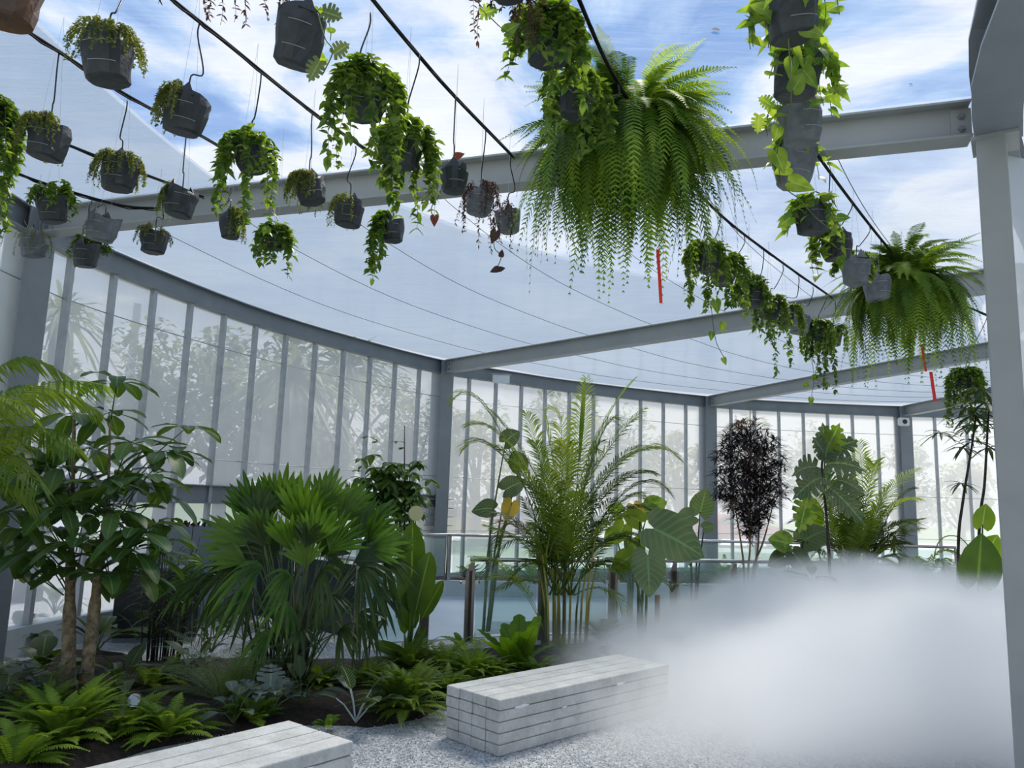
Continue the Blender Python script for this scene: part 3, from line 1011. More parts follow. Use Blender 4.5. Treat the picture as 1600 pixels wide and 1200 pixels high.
# ------------------------------------------------------------------ small fittings
p = PY(1408, 660, 18.8)
t = thing('security_camera', (p.x, p.y-.12, p.z), 'small white security camera on the far right wall column', 'camera')
mb = MB(); mb.box((-.13, -.06, -.10), (.13, .06, .10)); bevel(mb.build('housing', M['white'], t), .04, 3)
mb = MB(); mb.tube([V((0, -.06, 0)), V((0, -.075, 0))], .055, 14); mb.build('lens', M['black'], t)
mb = MB(); mb.box((-.03, .06, -.03), (.03, .10, .03)); mb.build('bracket', M['white'], t)
p = PY(783, 592, 15.25)
t = thing('light_box', (p.x, p.y, p.z), 'white rectangular light box under the curved beam right of the centre column', 'light')
mb = MB(); mb.box((-.17, -.03, -.09), (.17, .03, .08)); bevel(mb.build('housing', M['white'], t), .01)
mb = MB(); mb.box((-.20, -.04, .08), (.20, .04, .10)); mb.build('lid', M['alu'], t)
for lb, (x, y) in {'dry leaf lying on the clear roof film right of the big fern': (1112, 45), 'dry leaf on the roof film below the near beam at right': (1368, 231), 'speck of dry leaf on the roof film at upper right': (1420, 131)}.items():
    p = PZ(x, y, 4.29); mb = MB(); leaf(mb, V((0, 0, 0)), (1, .3, 0), .055 if x == 1112 else .03, OVATE, 0, .4)
    o = mb.build('dry_leaf', M['dry'], None, rel=(0, 0, 0)); o.location = p; tag(o, lb, 'leaf')

# ------------------------------------------------------------------ hanging planters
def potmesh(r, h, seed):
    rg = random.Random(seed)
    mb = MB(); n = 15; rings = [(0, .70), (.05, .84), (.3, .92), (.55, .99), (.8, 1.03), (1, 1.0)]
    vs = []; fs = []; uv = []
    ph = [rg.uniform(0, 6) for _ in range(3)]
    for j, (tz, k) in enumerate(rings):
        for i in range(n):
            a = 2*PI*i/n
            q = k*(1+.07*math.sin(2*a+ph[0])+.05*math.sin(3*a+ph[1]+tz*2)+.15*noise.noise(V((math.cos(a)*1.9+seed, math.sin(a)*1.9, tz*3.5))))
            zz = (tz-1)*h+(.09*h*math.sin(2*a+ph[2]) if tz > .9 else 0)
            vs.append(V((q*r*math.cos(a), q*r*math.sin(a), zz))); uv.append((i/n, tz))
    for j in range(len(rings)-1):
        for i in range(n):
            fs.append((j*n+i, j*n+(i+1) % n, (j+1)*n+(i+1) % n, (j+1)*n+i))
    fs.append(tuple(range(n-1, -1, -1)))
    # inner wall
    o = len(vs)
    for i in range(n):
        v = vs[(len(rings)-1)*n+i]; vs.append(V((v.x*.96, v.y*.96, v.z-.0))); uv.append((0, 0))
    for i in range(n):
        v = vs[(len(rings)-1)*n+i]; vs.append(V((v.x*.9, v.y*.9, -.2*h))); uv.append((0, 0))
    for i in range(n):
        fs.append(((len(rings)-1)*n+i, (len(rings)-1)*n+(i+1) % n, o+(i+1) % n, o+i))
        fs.append((o+i, o+(i+1) % n, o+n+(i+1) % n, o+n+i))
    mb.add(vs, fs, uv)
    return mb


def strand(mb, st_, r, a, ln, lsize, tmpl, step, rg, up_=.04, out_=1.2, pair=True, curl=.1, ldir=.5, mi=0, Wd=1.0, th=.0015):
    """one shoot: rises over the rim, then hangs"""
    c = V((math.cos(a)*r*rg.uniform(.2, .8), math.sin(a)*r*rg.uniform(.2, .8), -.01))
    o = V((math.cos(a)*r*out_*rg.uniform(.92, 1.12), math.sin(a)*r*out_*rg.uniform(.92, 1.12), up_*rg.uniform(-.4, 1)))
    pts = [st_+c, st_+(c+o)*.5+V((0, 0, up_)), st_+o]
    p = st_+o
    d = V((math.cos(a)*.5, math.sin(a)*.5, -.5))
    n = max(2, int(ln/.03))
    for k in range(n):
        d = (d+V((rg.uniform(-1, 1)*curl, rg.uniform(-1, 1)*curl, -.55))).normalized()
        p = p+d*.03; pts.append(p)
    mb_s = pts
    acc = 0
    for i in range(len(pts)-1):
        a_, b_ = pts[i], pts[i+1]
        sl = (b_-a_).length
        while acc < sl:
            q = a_.lerp(b_, acc/sl)
            for sgn in ((-1, 1) if pair else (rg.choice((-1, 1)),)):
                dv_ = V((rg.uniform(-1, 1), rg.uniform(-1, 1), rg.uniform(-.9, .35)))
                dv_ += V((math.cos(a), math.sin(a), 0))*ldir*sgn*.8
                leaf(mb, q, dv_, lsize*rg.uniform(.65, 1.15), tmpl, .5, .3, Wd, mi=mi)
            acc += step*rg.uniform(.7, 1.3)
        acc -= sl
    return pts


def planter(px, py, Y, att, r, kind, label, tilt=(0, 0), side=None, amount=1.0, mat='pot', seed=None, group='black grow bags hanging under the roof', h=None, length=1.0):
    seed = seed if seed is not None else int(px*7+py)
    rg = random.Random(seed)
    c = PY(px, py, Y)
    h = h or r*1.75
    top = c+V((0, 0, h*.5))
    t = thing('hanging_planter', tuple(top), label, 'hanging plant', group)
    mt = Matrix.Rotation(rg.uniform(0, 6), 3, 'Z')
    tl = Matrix.Rotation(tilt[0]*D2R, 3, 'X') @ Matrix.Rotation(tilt[1]*D2R, 3, 'Y')
    pm = potmesh(r, h, seed)
    pm.v = [tuple(tl @ (mt @ V(v))) for v in pm.v]
    # pinched hanging tab standing up from the rim toward the viewer's side
    for a in (-PI/2+rg.uniform(-.7, .7), PI/2+rg.uniform(-.5, .5)):
        b0 = V((math.cos(a)*r*.93, math.sin(a)*r*.93, -.01)); s = V((-math.sin(a), math.cos(a), 0))*r*.38
        apex = V((math.cos(a)*r*.8, math.sin(a)*r*.7, r*.6)); ou = V((math.cos(a), math.sin(a), 0))*.004
        vs = [tl @ v for v in (b0-s+ou, b0+s+ou, apex+ou, b0-s-ou, b0+s-ou, apex-ou)]
        pm.add(vs, [(0, 1, 2), (5, 4, 3), (0, 2, 5, 3), (1, 4, 5, 2)])
    pot = pm.build('grow_bag', M[mat], t, False)
    # stitched white line on the bag
    mb = MB()
    for zz in (-.28, -.72):
        a0 = rg.uniform(-2.2, -1.6)
        q = []
        for k in range(9):
            a = a0+k*.12
            q.append(tl @ V((math.cos(a)*r*1.075, math.sin(a)*r*1.075, zz*h)))
        mb.tube(q, .0012, 3)
    mb.build('stitching', M['wire'], pot)
    mb = MB(); n = 14
    vs = [tl @ V((0, 0, -.06*h))]+[tl @ V((math.cos(2*PI*k/n)*r*.9, math.sin(2*PI*k/n)*r*.9, -.16*h)) for k in range(n)]
    mb.add(vs, [(0, k+1, (k+1) % n+1) for k in range(n)])
    mb.build('soil', M['soil'], t)
    # drip tube to the pipe, and nylon wires to the roof
    if att:
        A_ = PZ(att[0], att[1], 3.965)-top
        s = A_.normalized()
        mid = A_*.5+V((rg.uniform(-.05, .05), rg.uniform(-.05, .05), -.04))
        pts = [V((0, 0, -.02)), V((A_.x*.1, A_.y*.1, .12)), mid, V((A_.x, A_.y, A_.z-.07)), A_]
        mb = MB(); mb.tube(curve_pts(pts, 5), .0042, 5); mb.build('drip_tube', M['black'], t, True)
    mb = MB()
    tz = 4.24-top.z
    for a in (-PI/2, PI/2):
        mb.tube([tl @ V((0, math.sin(a)*r*.8, .03)), V((0, 0, tz))], .0009, 3)
    mb.build('hanging_wire', M['wire'], t)
    O_ = V((0, 0, 0))
    mb = MB(); sm = MB()
    def ang():
        if side is None: return rg.uniform(0, 2*PI)
        return side[0]*D2R+rg.uniform(-1, 1)*side[1]*D2R
    if kind == 'string':
        for k in range(int(75*amount)):
            p_ = strand(mb, O_, r, ang(), rg.uniform(.03, .20)*length, .016, TINY, .012, rg, .035, 1.12, True, .12)
            sm.tube(p_, .0008, 3, False)
        mats = [M['string']]
    elif kind == 'leafy':
        for k in range(int(34*amount)):
            p_ = strand(mb, O_, r*1.08, ang(), (rg.uniform(.04, .28) if rg.random() > .14 else rg.uniform(.35, .5))*length, .056, SMALL, .027, rg, .05, 1.2, True, .16)
            sm.tube(p_, .0014, 3, False)
        mats = [M['trail']]
    elif kind == 'bush':
        for k in range(int(40*amount)):
            p_ = strand(mb, O_, r, ang(), rg.uniform(.02, .16)*length, .05, SMALL, .02, rg, .09, 1.25, True, .2)
            sm.tube(p_, .0014, 3, False)
        mats = [M['trail']]
    elif kind == 'broad':
        for k in range(int(15*amount)):
            p_ = strand(mb, O_, r, ang(), rg.uniform(.06, .35)*length, .085, HEART, .06, rg, .06, 1.2, False, .25)
            sm.tube(p_, .002, 4, False)
        mats = [M['trailb']]
    elif kind == 'dry':
        for k in range(int(26*amount)):
            p_ = strand(mb, O_, r, ang(), rg.uniform(.08, .38)*length, .026, LANCE, .022, rg, .05, 1.2, True, .22, Wd=2.2)
            sm.tube(p_, .0011, 3, False)
        mats = [M['dry']]
    if mb.v:
        mb.build('foliage', mats, t)
        sm.build('vine_stems', M['vine' if kind != 'dry' else 'twine'], t)
    return t


PL = planter
g_s = 'bead-leaved grow bags in the near bay'
PL(12, 2, 3.25, None, .125, 'none', 'brown-bottomed bag cut off by the top left corner', mat='potbrown', group=None)
PL(163, 92, 3.25, (196, -30), .115, 'string', 'large dark bag near the top left with bead vine spilling over both sides', (8, -4), amount=1.0, length=.8)
PL(292, 180, 3.72, (311, 38), .105, 'string', 'dark bag hanging against blue sky with bead vine down its left side', (6, 8), side=(200, 70), amount=.9)
PL(75, 222, 4.05, (92, 84), .105, 'string', 'bag near the left edge almost covered by bead vine', (4, 6), side=(200, 120), amount=1.2)
PL(186, 274, 4.55, (199, 156), .105, 'string', 'bag draped all round in bead vine, third from the left edge', (0, 0), amount=1.3)
PL(283, 318, 4.95, (291, 212), .10, 'string', 'bag in front of the near beam with bead vine at its upper left', (0, 4), side=(170, 70), amount=.55)
PL(79, 328, 5.55, (73, 288), .105, 'bush', 'bag below the far-left pipe with leafy fronds on top', (6, -5), amount=.45)
PL(162, 358, 5.75, (144, 311), .108, 'string', 'crumpled grey bag over the beam with a sprig at its left', (5, 8), side=(150, 40), amount=.3, mat='potgrey')
PL(241, 379, 6.1, (255, 305), .102, 'string', 'small bag just below the near beam with vine on both sides', (0, 3), side=(180, 150), amount=.5, length=.7)
PL(50, 384, 6.3, (40, 335), .105, 'string', 'dented grey bag against the left column', (4, -4), side=(190, 160), amount=.25, mat='potgrey')
PL(133, 400, 6.35, (140, 318), .105, 'bush', 'lowest bag at the left with dark leaves over its back', (5, 0), side=(110, 70), amount=.4)
PL(357, 353, 5.6, (360, 292), .075, 'string', 'narrow tilted bag below the beam with bead vine hanging at its right', (0, -8), side=(-10, 60), amount=.7, length=1.3, h=.19)
PL(388, 246, 4.25, (408, 116), .095, 'leafy', 'bag with dense leafy vine pouring down to its right', (4, -14), amount=.9, length=1.1)
PL(472, 58, 3.15, None, .10, 'broad', 'large plain black bag hanging high at top centre left', (14, 12), side=(60, 50), amount=.25, h=.24)
PL(481, 300, 4.75, (488, 178), .09, 'string', 'bag with yellow-green bead vine, in front of the near beam left of centre', (0, -16), side=(180, 120), amount=1.1)
PL(545, 335, 5.15, (556, 228), .095, 'string', 'dark bag under the beam with thin bead vine, left of centre', (0, 2), side=(180, 120), amount=.6)
PL(613, 362, 5.5, (612, 262), .085, 'leafy', 'bag hanging below the beam with leafy vine at its left and trailing right', (0, -4), side=(190, 80), amount=.75)
PL(430, 377, 5.3, (425, 305), .07, 'leafy', 'leafy ball with its bag hidden, below the near beam', (0, 0), amount=1.0, length=.75)
PL(572, 155, 3.6, (579, 20), .11, 'leafy', 'big dark bag wreathed in large vine leaves at upper centre left', (2, 2), amount=1.25, length=1.05)
PL(632, 236, 4.05, (655, 86), .10, 'leafy', 'bag behind a curtain of leaves right of the big wreathed bag', (4, 6), amount=1.3, length=1.05)
PL(708, 281, 4.4, (712, 150), .085, 'none', 'bare dark bag with a rust-red leaf over the near beam', (0, -2))
PL(750, 318, 4.8, (759, 204), .085, 'dry', 'greyish bag with withered vines left of the big fern', (2, 4), amount=1.0, mat='potgrey')
PL(793, 347, 5.15, (798, 244), .085, 'dry', 'smaller grey bag with a few dry leaves, touching the big fern on its left', (3, -4), amount=.25, mat='potgrey')
PL(856, 70, 3.55, (890, -40), .11, 'leafy', 'bag smothered in vine leaves above the left of the big fern', (0, 0), amount=1.5, length=1.1)
PL(905, 160, 4.0, (966, 130), .10, 'leafy', 'leafy bag hanging right in front of the big fern', (4, 3), amount=.8, length=1.2)
PL(1104, 408, 6.0, (1125, 336), .10, 'leafy', 'leafy bag just under the right side of the big fern', (0, -5), amount=1.0)
PL(1132, 428, 6.4, (1163, 368), .11, 'leafy', 'bag right of the one under the big fern, leaves over its top', (0, 5), side=(60, 140), amount=.9)
PL(1172, 466, 6.9, (1193, 392), .10, 'bush', 'thick green clump hanging over the second roof beam', (0, 0), amount=1.3, length=1.1)
PL(1203, 484, 7.4, (1223, 414), .10, 'leafy', 'leafy bag over the second beam, right of the thick clump', (0, 6), amount=.7, length=1.3)
PL(1226, 497, 7.9, (1248, 432), .10, 'leafy', 'bag with one very long trailing shoot, right of the second beam clumps', (0, 0), side=(90, 140), amount=.5, length=1.6)
PL(1250, 507, 8.35, (1270, 448), .115, 'bush', 'bare grey-bottomed bag among the row over the second beam', (0, 4), side=(90, 80), amount=.3, mat='potgrey')
PL(1279, 520, 8.8, (1290, 460), .10, 'leafy', 'bag second from the end of the row by the smaller fern', (0, 0), amount=1.2, length=1.6)
PL(1303, 528, 9.3, (1305, 468), .11, 'leafy', 'last bag of the row, left of the smaller fern', (4, 6), side=(200, 110), amount=.7, length=1.2)
PL(1237, 22, 3.0, None, .115, 'broad', 'topmost bag of the broad-leaved column at the top right', (10, -6), amount=1.2, length=.8)
PL(1246, 118, 3.4, (1225, 130), .10, 'broad', 'second bag of the broad-leaved column, beneath the topmost', (4, 4), amount=1.1, length=.8, h=.21)
PL(1249, 196, 3.85, (1247, 190), .11, 'broad', 'grey bag of the broad-leaved column level with the near beam', (4, -4), amount=.55, length=.7, mat='potgrey')
PL(1246, 262, 4.35, (1268, 225), .105, 'broad', 'grey bag of the broad-leaved column just below the near beam', (2, 8), amount=.6, length=.8, mat='potgrey', h=.24)
PL(1270, 345, 5.1, (1296, 268), .105, 'broad', 'bag of the broad-leaved column with round leaves all about, below the beam', (0, 0), amount=1.5, length=.8)
PL(1306, 388, 5.6, (1330, 312), .10, 'broad', 'mostly hidden bag up and left of the smaller fern', (0, -4), side=(170, 100), amount=1.4, length=1.2)
PL(1338, 425, 6.1, (1358, 350), .115, 'bush', 'grey bag with a few sprigs directly left of the smaller fern crown', (0, 2), side=(90, 80), amount=.3, mat='potgrey')
PL(1368, 452, 6.5, (1376, 374), .11, 'none', 'grey bag half buried in the smaller fern', (0, -4), mat='potgrey')
PL(1508, 595, 8.6, (1540, 492), .10, 'leafy', 'leafy bag hanging beside the right column below the smaller fern', (0, 0), amount=1.6, length=1.7)
PL(-22, 190, 4.2, None, .10, 'leafy', 'vine reaching in at the left edge above the lowest pipe', (0, 0), amount=1.3, length=1.8)
PL(300, -75, 3.15, None, .10, 'dry', 'dry strands dangling from the top edge at left', (0, 0), amount=1.1, length=1.2, group=None)
PL(398, -55, 3.1, None, .09, 'dry', 'dry strands dangling from the top edge, left of the plain black bag', (0, 0), amount=.8, length=1.4, group=None)
PL(795, -35, 3.2, None, .10, 'dry', 'withered vine hanging from the top edge at centre', (0, 0), amount=1.2, length=1.1, group=None)

# ------------------------------------------------------------------ big hanging ferns
def hangfern(px, py, Y, label, size, n, ribbon, att, extra=()):
    c = PY(px, py, Y)
    t = thing('hanging_fern', tuple(c), label, 'hanging fern')
    rg = random.Random(int(px))
    mb = potmesh(.17, .24, 5); mb.build('grow_bag', M['pot'], t, True)
    mb = MB()
    tz = 4.24-c.z
    for a in (0, 2.1, 4.2):
        mb.tube([V((math.cos(a)*.16, math.sin(a)*.16, 0)), V((0, 0, tz))], .0012, 3)
    mb.build('hanging_wire', M['wire'], t)
    mb = MB()
    for k in range(n):
        a = rg.uniform(0, 2*PI); q = rg.random()
        o_ = V((math.cos(a), math.sin(a), 0))
        p0 = o_*rg.uniform(.02, .13)+V((0, 0, rg.uniform(-.03, .03)))
        if q < .17:      # upright / outward arching
            l_ = size*rg.uniform(.62, .95)
            p1 = o_*l_*.35+V((0, 0, l_*rg.uniform(.35, .65))); p2 = o_*l_*rg.uniform(.85, 1.05)+V((0, 0, l_*rg.uniform(.05, .45)))
        elif q < .38:
            l_ = size*rg.uniform(.8, 1.02)
            p1 = o_*l_*.55+V((0, 0, l_*rg.uniform(.15, .35))); p2 = o_*l_*rg.uniform(.85, 1.0)+V((0, 0, -l_*rg.uniform(.05, .6)))
        else:
            l_ = size*rg.uniform(.7, 1.0)
            p1 = o_*l_*rg.uniform(.55, .95)+V((0, 0, l_*rg.uniform(.0, .2))); p2 = o_*l_*rg.uniform(.25, 1.0)+V((0, 0, -l_*rg.uniform(.55, 1.35)))
        frond(mb, p0, p1, p2, 38, .072*rg.uniform(.8, 1.15), .0125, .06, 1.35, .25, .15, .0022,
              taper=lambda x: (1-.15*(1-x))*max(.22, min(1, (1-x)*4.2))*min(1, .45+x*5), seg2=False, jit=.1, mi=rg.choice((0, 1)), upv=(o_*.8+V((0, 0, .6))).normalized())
    # inner mass of older hanging fronds
    for (ax_, az) in extra:
        frond(mb, V((0, 0, 0)), V((ax_*.5, 0, az*.6+.2)), V((ax_, rg.uniform(-.1, .1), az)), 42, .064, .0088, .06, 1.35, .2, .15, .0022, seg2=False,
              taper=lambda x: max(.16, min(1, (1-x)*3.2)))
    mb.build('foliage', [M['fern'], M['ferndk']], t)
    mb = MB()
    for (dx, z0, z1, w) in ribbon:
        mb.add([V((dx-w/2, -.02, z0)), V((dx+w/2, -.02, z0)), V((dx+w/2+.012, -.02, (z0+z1)/2)), V((dx-w/2+.012, -.02, (z0+z1)/2)), V((dx-w/2+.02, -.03, z1)), V((dx+w/2+.02, -.03, z1)),
                V((dx-w/2, -.018, z0)), V((dx+w/2, -.018, z0)), V((dx+w/2+.012, -.018, (z0+z1)/2)), V((dx-w/2+.012, -.018, (z0+z1)/2)), V((dx-w/2+.02, -.028, z1)), V((dx+w/2+.02, -.028, z1))],
               [(0, 1, 2, 3), (3, 2, 5, 4), (7, 6, 9, 8), (8, 9, 10, 11)])
    mb.build('red_ribbon', M['red'], t)
    return t


hangfern(978, 205, 4.75, 'huge bright green fern hanging at top centre with a red ribbon below', .83, 460, [(.205, -.80, -1.15, .02)], (965, 120), ((.25, .62), (.42, .5), (.33, .6)))
hangfern(1412, 440, 7.0, 'smaller hanging fern left of the right column, orange-red ribbon below', .80, 300, [(.20, -.85, -1.12, .03), (.13, -.6, -.85, .02)], (1395, 390))


# single standout trailing leaves near the camera
def sprig(pts, leaves, label, parent_name='vine_shoot', mat='trailb', tm=HEART):
    w = [PY(x, y, Y) for x, y, Y in pts]
    o0 = w[0]
    t = thing(parent_name, tuple(o0), label, 'vine')
    mb = MB(); mb.tube(curve_pts([p-o0 for p in w], 6), .003, 5); mb.build('stem', M['vine'], t, True)
    for (x, y, Y, ang_, ln, *rest) in leaves:
        a = ang_*D2R
        d = rt*math.cos(a)+up*math.sin(a)+fw*R(-.35, .1)
        mb = MB(); leaf(mb, PY(x, y, Y)-o0, d, ln, rest[0] if rest else tm, .15, .18, upv=-fw)
        mb.build('leaf', M[mat], t)


sprig([(1232, 60, 2.98), (1236, 150, 3.1), (1228, 200, 3.4), (1214, 240, 3.7), (1225, 290, 4.0), (1250, 312, 4.1), (1275, 340, 4.3), (1300, 360, 4.4)],
      [(1212, 238, 3.7, -75, .125), (1236, 285, 4.0, -20, .13), (1232, 262, 3.9, 200, .1), (1240, 140, 3.2, 60, .10), (1215, 200, 3.4, -110, .08), (1255, 110, 3.2, -50, .1),
       (1186, 180, 3.4, -95, .085, LOBED), (1290, 150, 3.4, 20, .11, LOBED), (1205, 165, 3.4, 150, .08, LOBED), (1310, 340, 4.5, 0, .07), (1235, 340, 4.3, 215, .10), (1205, 30, 3.0, 140, .07), (1255, 45, 2.95, -20, .09), (1232, 8, 2.95, 60, .09), (1195, 15, 2.95, 160, .07)],
      'long shoot of large heart-shaped and slotted leaves down the column of bags at right')
sprig([(496, 20, 3.1), (508, 60, 3.1), (520, 80, 3.12), (505, 115, 3.15)],
      [(505, 18, 3.1, -20, .10, LOBED), (522, 85, 3.12, 30, .09, LOBED), (500, 95, 3.12, -120, .10, LOBED)],
      'slotted leaves curling right of the plain black bag at top centre left', mat='dull', tm=LOBED)
sprig([(700, 250, 4.35), (688, 300, 4.35), (674, 325, 4.35), (679, 345, 4.35)], [(712, 245, 4.33, 20, .06), (679, 338, 4.35, -90, .065)], 'thin shoot with rust-red leaves beside the bare bag over the beam', mat='rust')
sprig([(775, 345, 5.1), (772, 385, 5.1), (783, 400, 5.1), (776, 420, 5.1)], [(775, 362, 5.1, -110, .09), (783, 400, 5.1, 80, .05), (778, 420, 5.1, 200, .06), (779, 421, 5.1, 15, .05)], 'withered shoot with brown leaves under the small grey bag', mat='dry')
sprig([(795, -95, 3.2), (790, -45, 3.2), (770, -25, 3.25), (742, -10, 3.3), (760, 20, 3.3), (785, 45, 3.3), (800, 55, 3.3)], [(752, 22, 3.3, 10, .09, LOBED), (790, 50, 3.3, 30, .08)], 'vine with one slotted leaf hanging at the top edge, right of centre', mat='trailb')
sprig([(1110, 470, 6.3), (1118, 530, 6.3), (1132, 560, 6.35)], [(1118, 470, 6.3, -80, .11), (1130, 505, 6.3, -100, .08), (1112, 520, 6.3, -100, .07), (1130, 560, 6.3, -70, .06)], 'bare shoot with a few heart leaves dangling under the second beam')
sprig([(1268, 560, 9.0), (1272, 590, 9.0), (1268, 620, 9.0)], [(1270, 590, 9.0, 20, .09), (1262, 600, 9.0, 190, .09), (1267, 622, 9.0, -95, .09)], 'lowest dangling shoot between the second and third beams')


# ------------------------------------------------------------------ ground plants
def local(t):
    return V(t.location)


# umbrella tree with two pale trunks
def B(px, py, Y):
    return PY(px, py, Y)


def compound(root, hub, stem_from, nleaf, ln, mat, drop=.55, tilt=V((0, 0, 1)), tm=OVATE, W=1.0, name='leaf', pet=.0, rg=random):
    """palmate leaf: petiole plus a whorl of leaflets"""
    mb = MB()
    if stem_from is not None:
        mid = (hub+stem_from)*.5+V((0, 0, .03))
        mb.tube([stem_from, mid, hub], [.006, .005, .004], 5, False)
    a0 = rg.uniform(0, 6)
    for k in range(nleaf):
        a = a0+2*PI*k/nleaf+rg.uniform(-.2, .2)
        d = V((math.cos(a), math.sin(a), rg.uniform(-.4, .4)))
        d = (d+V((0, 0, .05))).normalized()
        q = hub+d*(ln*.22)
        mb.tube([hub, q], .0025, 3, False)
        leaf(mb, q, d, ln*rg.uniform(.75, 1.1), tm, drop*rg.uniform(.6, 1.7), .22, W, wave=.02)
    return mb.build(name, M[mat], root, True)


base1, base2 = PZ(107, 1098, .03), PZ(134, 1088, .03)
t = thing('umbrella_tree', tuple(base1), 'umbrella tree with two pale trunks and big drooping glossy leaves at left', 'tree')
o0 = V(base1); Yb = base1.y
for (ps, r0) in (([(107, 1098), (107, 1035), (108, 985), (109, 940), (111, 860), (114, 760), (116, 648)], .052), ([(132, 1090), (138, 1030), (144, 980), (150, 930), (157, 860), (166, 800), (170, 740), (172, 660)], .049)):
    pts = [B(x, y, Yb+(.04*k)) for k, (x, y) in enumerate(ps)]
    pts[0].z = .0
    rr = [r0, r0*.95, r0*.9, r0*.7, r0*.45, r0*.28, r0*.2, r0*.18][:len(ps)]
    mb = MB(); mb.tube([p-o0 for p in curve_pts(pts, 4)], [rr[min(len(rr)-1, int(k/4))] for k in range(len(curve_pts(pts, 4)))], 12)
    mb.build('trunk', M['bark'], t, True)
hubs = [(183, 596, 6.3, 8), (170, 645, 6.5, 7), (292, 668, 6.7, 6), (255, 705, 6.4, 7), (275, 702, 6.6, 4), (115, 645, 6.5, 6), (38, 695, 6.4, 6), (62, 760, 6.1, 7), (205, 690, 6.1, 7), (140, 700, 6.6, 7),
        (230, 745, 6.0, 7), (95, 790, 5.9, 7), (180, 800, 5.9, 7), (35, 830, 6.2, 7), (240, 820, 6.1, 7), (130, 850, 5.8, 7), (205, 860, 5.9, 7), (75, 870, 6.0, 7), (20, 760, 6.7, 6), (150, 760, 6.3, 7), (165, 900, 5.8, 7), (95, 730, 6.2, 6), (250, 770, 6.5, 6), (110, 890, 6.1, 6), (60, 700, 6.6, 6), (85, 830, 6.4, 7), (150, 840, 6.3, 7), (200, 800, 6.5, 7), (10, 880, 6.2, 7), (215, 900, 6.2, 6), (45, 790, 6.5, 7), (120, 770, 6.2, 7), (170, 760, 5.9, 6), (235, 870, 6.4, 6), (10, 800, 6.0, 7), (30, 735, 6.1, 7), (190, 740, 6.4, 7), (135, 800, 6.1, 7), (55, 860, 5.9, 7), (225, 700, 6.5, 6), (90, 690, 6.2, 6), (215, 830, 5.8, 7), (165, 860, 6.3, 7), (0, 850, 6.4, 7), (250, 850, 6.2, 6)]
for x, y, Y, n_ in hubs:
    h_ = B(x, y, Y)-o0
    sx = 116 if abs(x-116) < abs(x-172) else 172
    s_ = B(sx+(x-sx)*.15, min(930, y+55+abs(x-sx)*.35), 6.5)-o0
    compound(t, h_, s_, n_, .30, 'sch', .8, tm=OBLONG, W=1.08)

# palm reaching in from the left edge
def bfrond(mb, a, b_, c, n, ll, lw, mi=0, o0=V((0, 0, 0)), **k):
    frond(mb, B(*a)-o0, B(*b_)-o0, B(*c)-o0, n, ll, lw, mi=mi, **k)


o0 = PZ(-110, 1130, 0)
t = thing('areca_palm', tuple(o0), 'palm whose long fronds arch in from the left edge', 'palm')
for q in range(4):
    mb = MB(); x = R(-.08, .08); y = R(-.08, .08); mb.tube([V((x, y, 0)), V((x*1.5, y, .7)), V((x*2.4+.03, y*2, 1.4))], [.022, .018, .012], 8); mb.build('stem', M['cane'], t, True)
for (b_, c) in (((-20, 520, 5.4), (152, 640, 5.6)), ((10, 600, 5.4), (120, 700, 5.2)), ((-40, 480, 5.8), (110, 590, 6.0)), ((-30, 640, 5.3), (60, 760, 5.1)), ((-60, 560, 5.0), (40, 640, 4.8)), ((-20, 700, 5.6), (70, 800, 5.8)), ((-200, 520, 5.6), (-320, 640, 5.6)), ((-10, 560, 5.2), (160, 600, 5.0))):
    mb = MB(); bfrond(mb, (-95, 800, 5.5), b_, c, 40, .36, .026, o0=o0, droop=.7, ang=.95, vee=.1); mb.build('frond', M['areca'], t)

# reedy canes behind the umbrella tree
o0 = PZ(248, 1035, .03)
t = thing('reed_clump', tuple(o0), 'clump of dark upright canes with narrow leaves right of the umbrella tree', 'plant')
mb = MB(); lf = MB()
for k in range(34):
    x, y = R(-.16, .16), R(-.14, .14); hh = R(.7, 1.25)
    pts = [V((x, y, 0)), V((x*1.2, y*1.2, hh*.5)), V((x*1.6+R(-.04, .04), y*1.5, hh))]
    mb.tube(pts, [.007, .006, .003], 5)
    for q in range(7):
        tt = R(.3, 1); p = V((x*1.3, y*1.3, hh*tt)); a = R(0, 6.3)
        leaf(lf, p, V((math.cos(a), math.sin(a), R(.4, 1.4))), R(.22, .42), STRAP, R(.6, 1.6), .2, .55)
mb.build('canes', M['cane_dark'], t, True); lf.build('foliage', M['dull'], t)

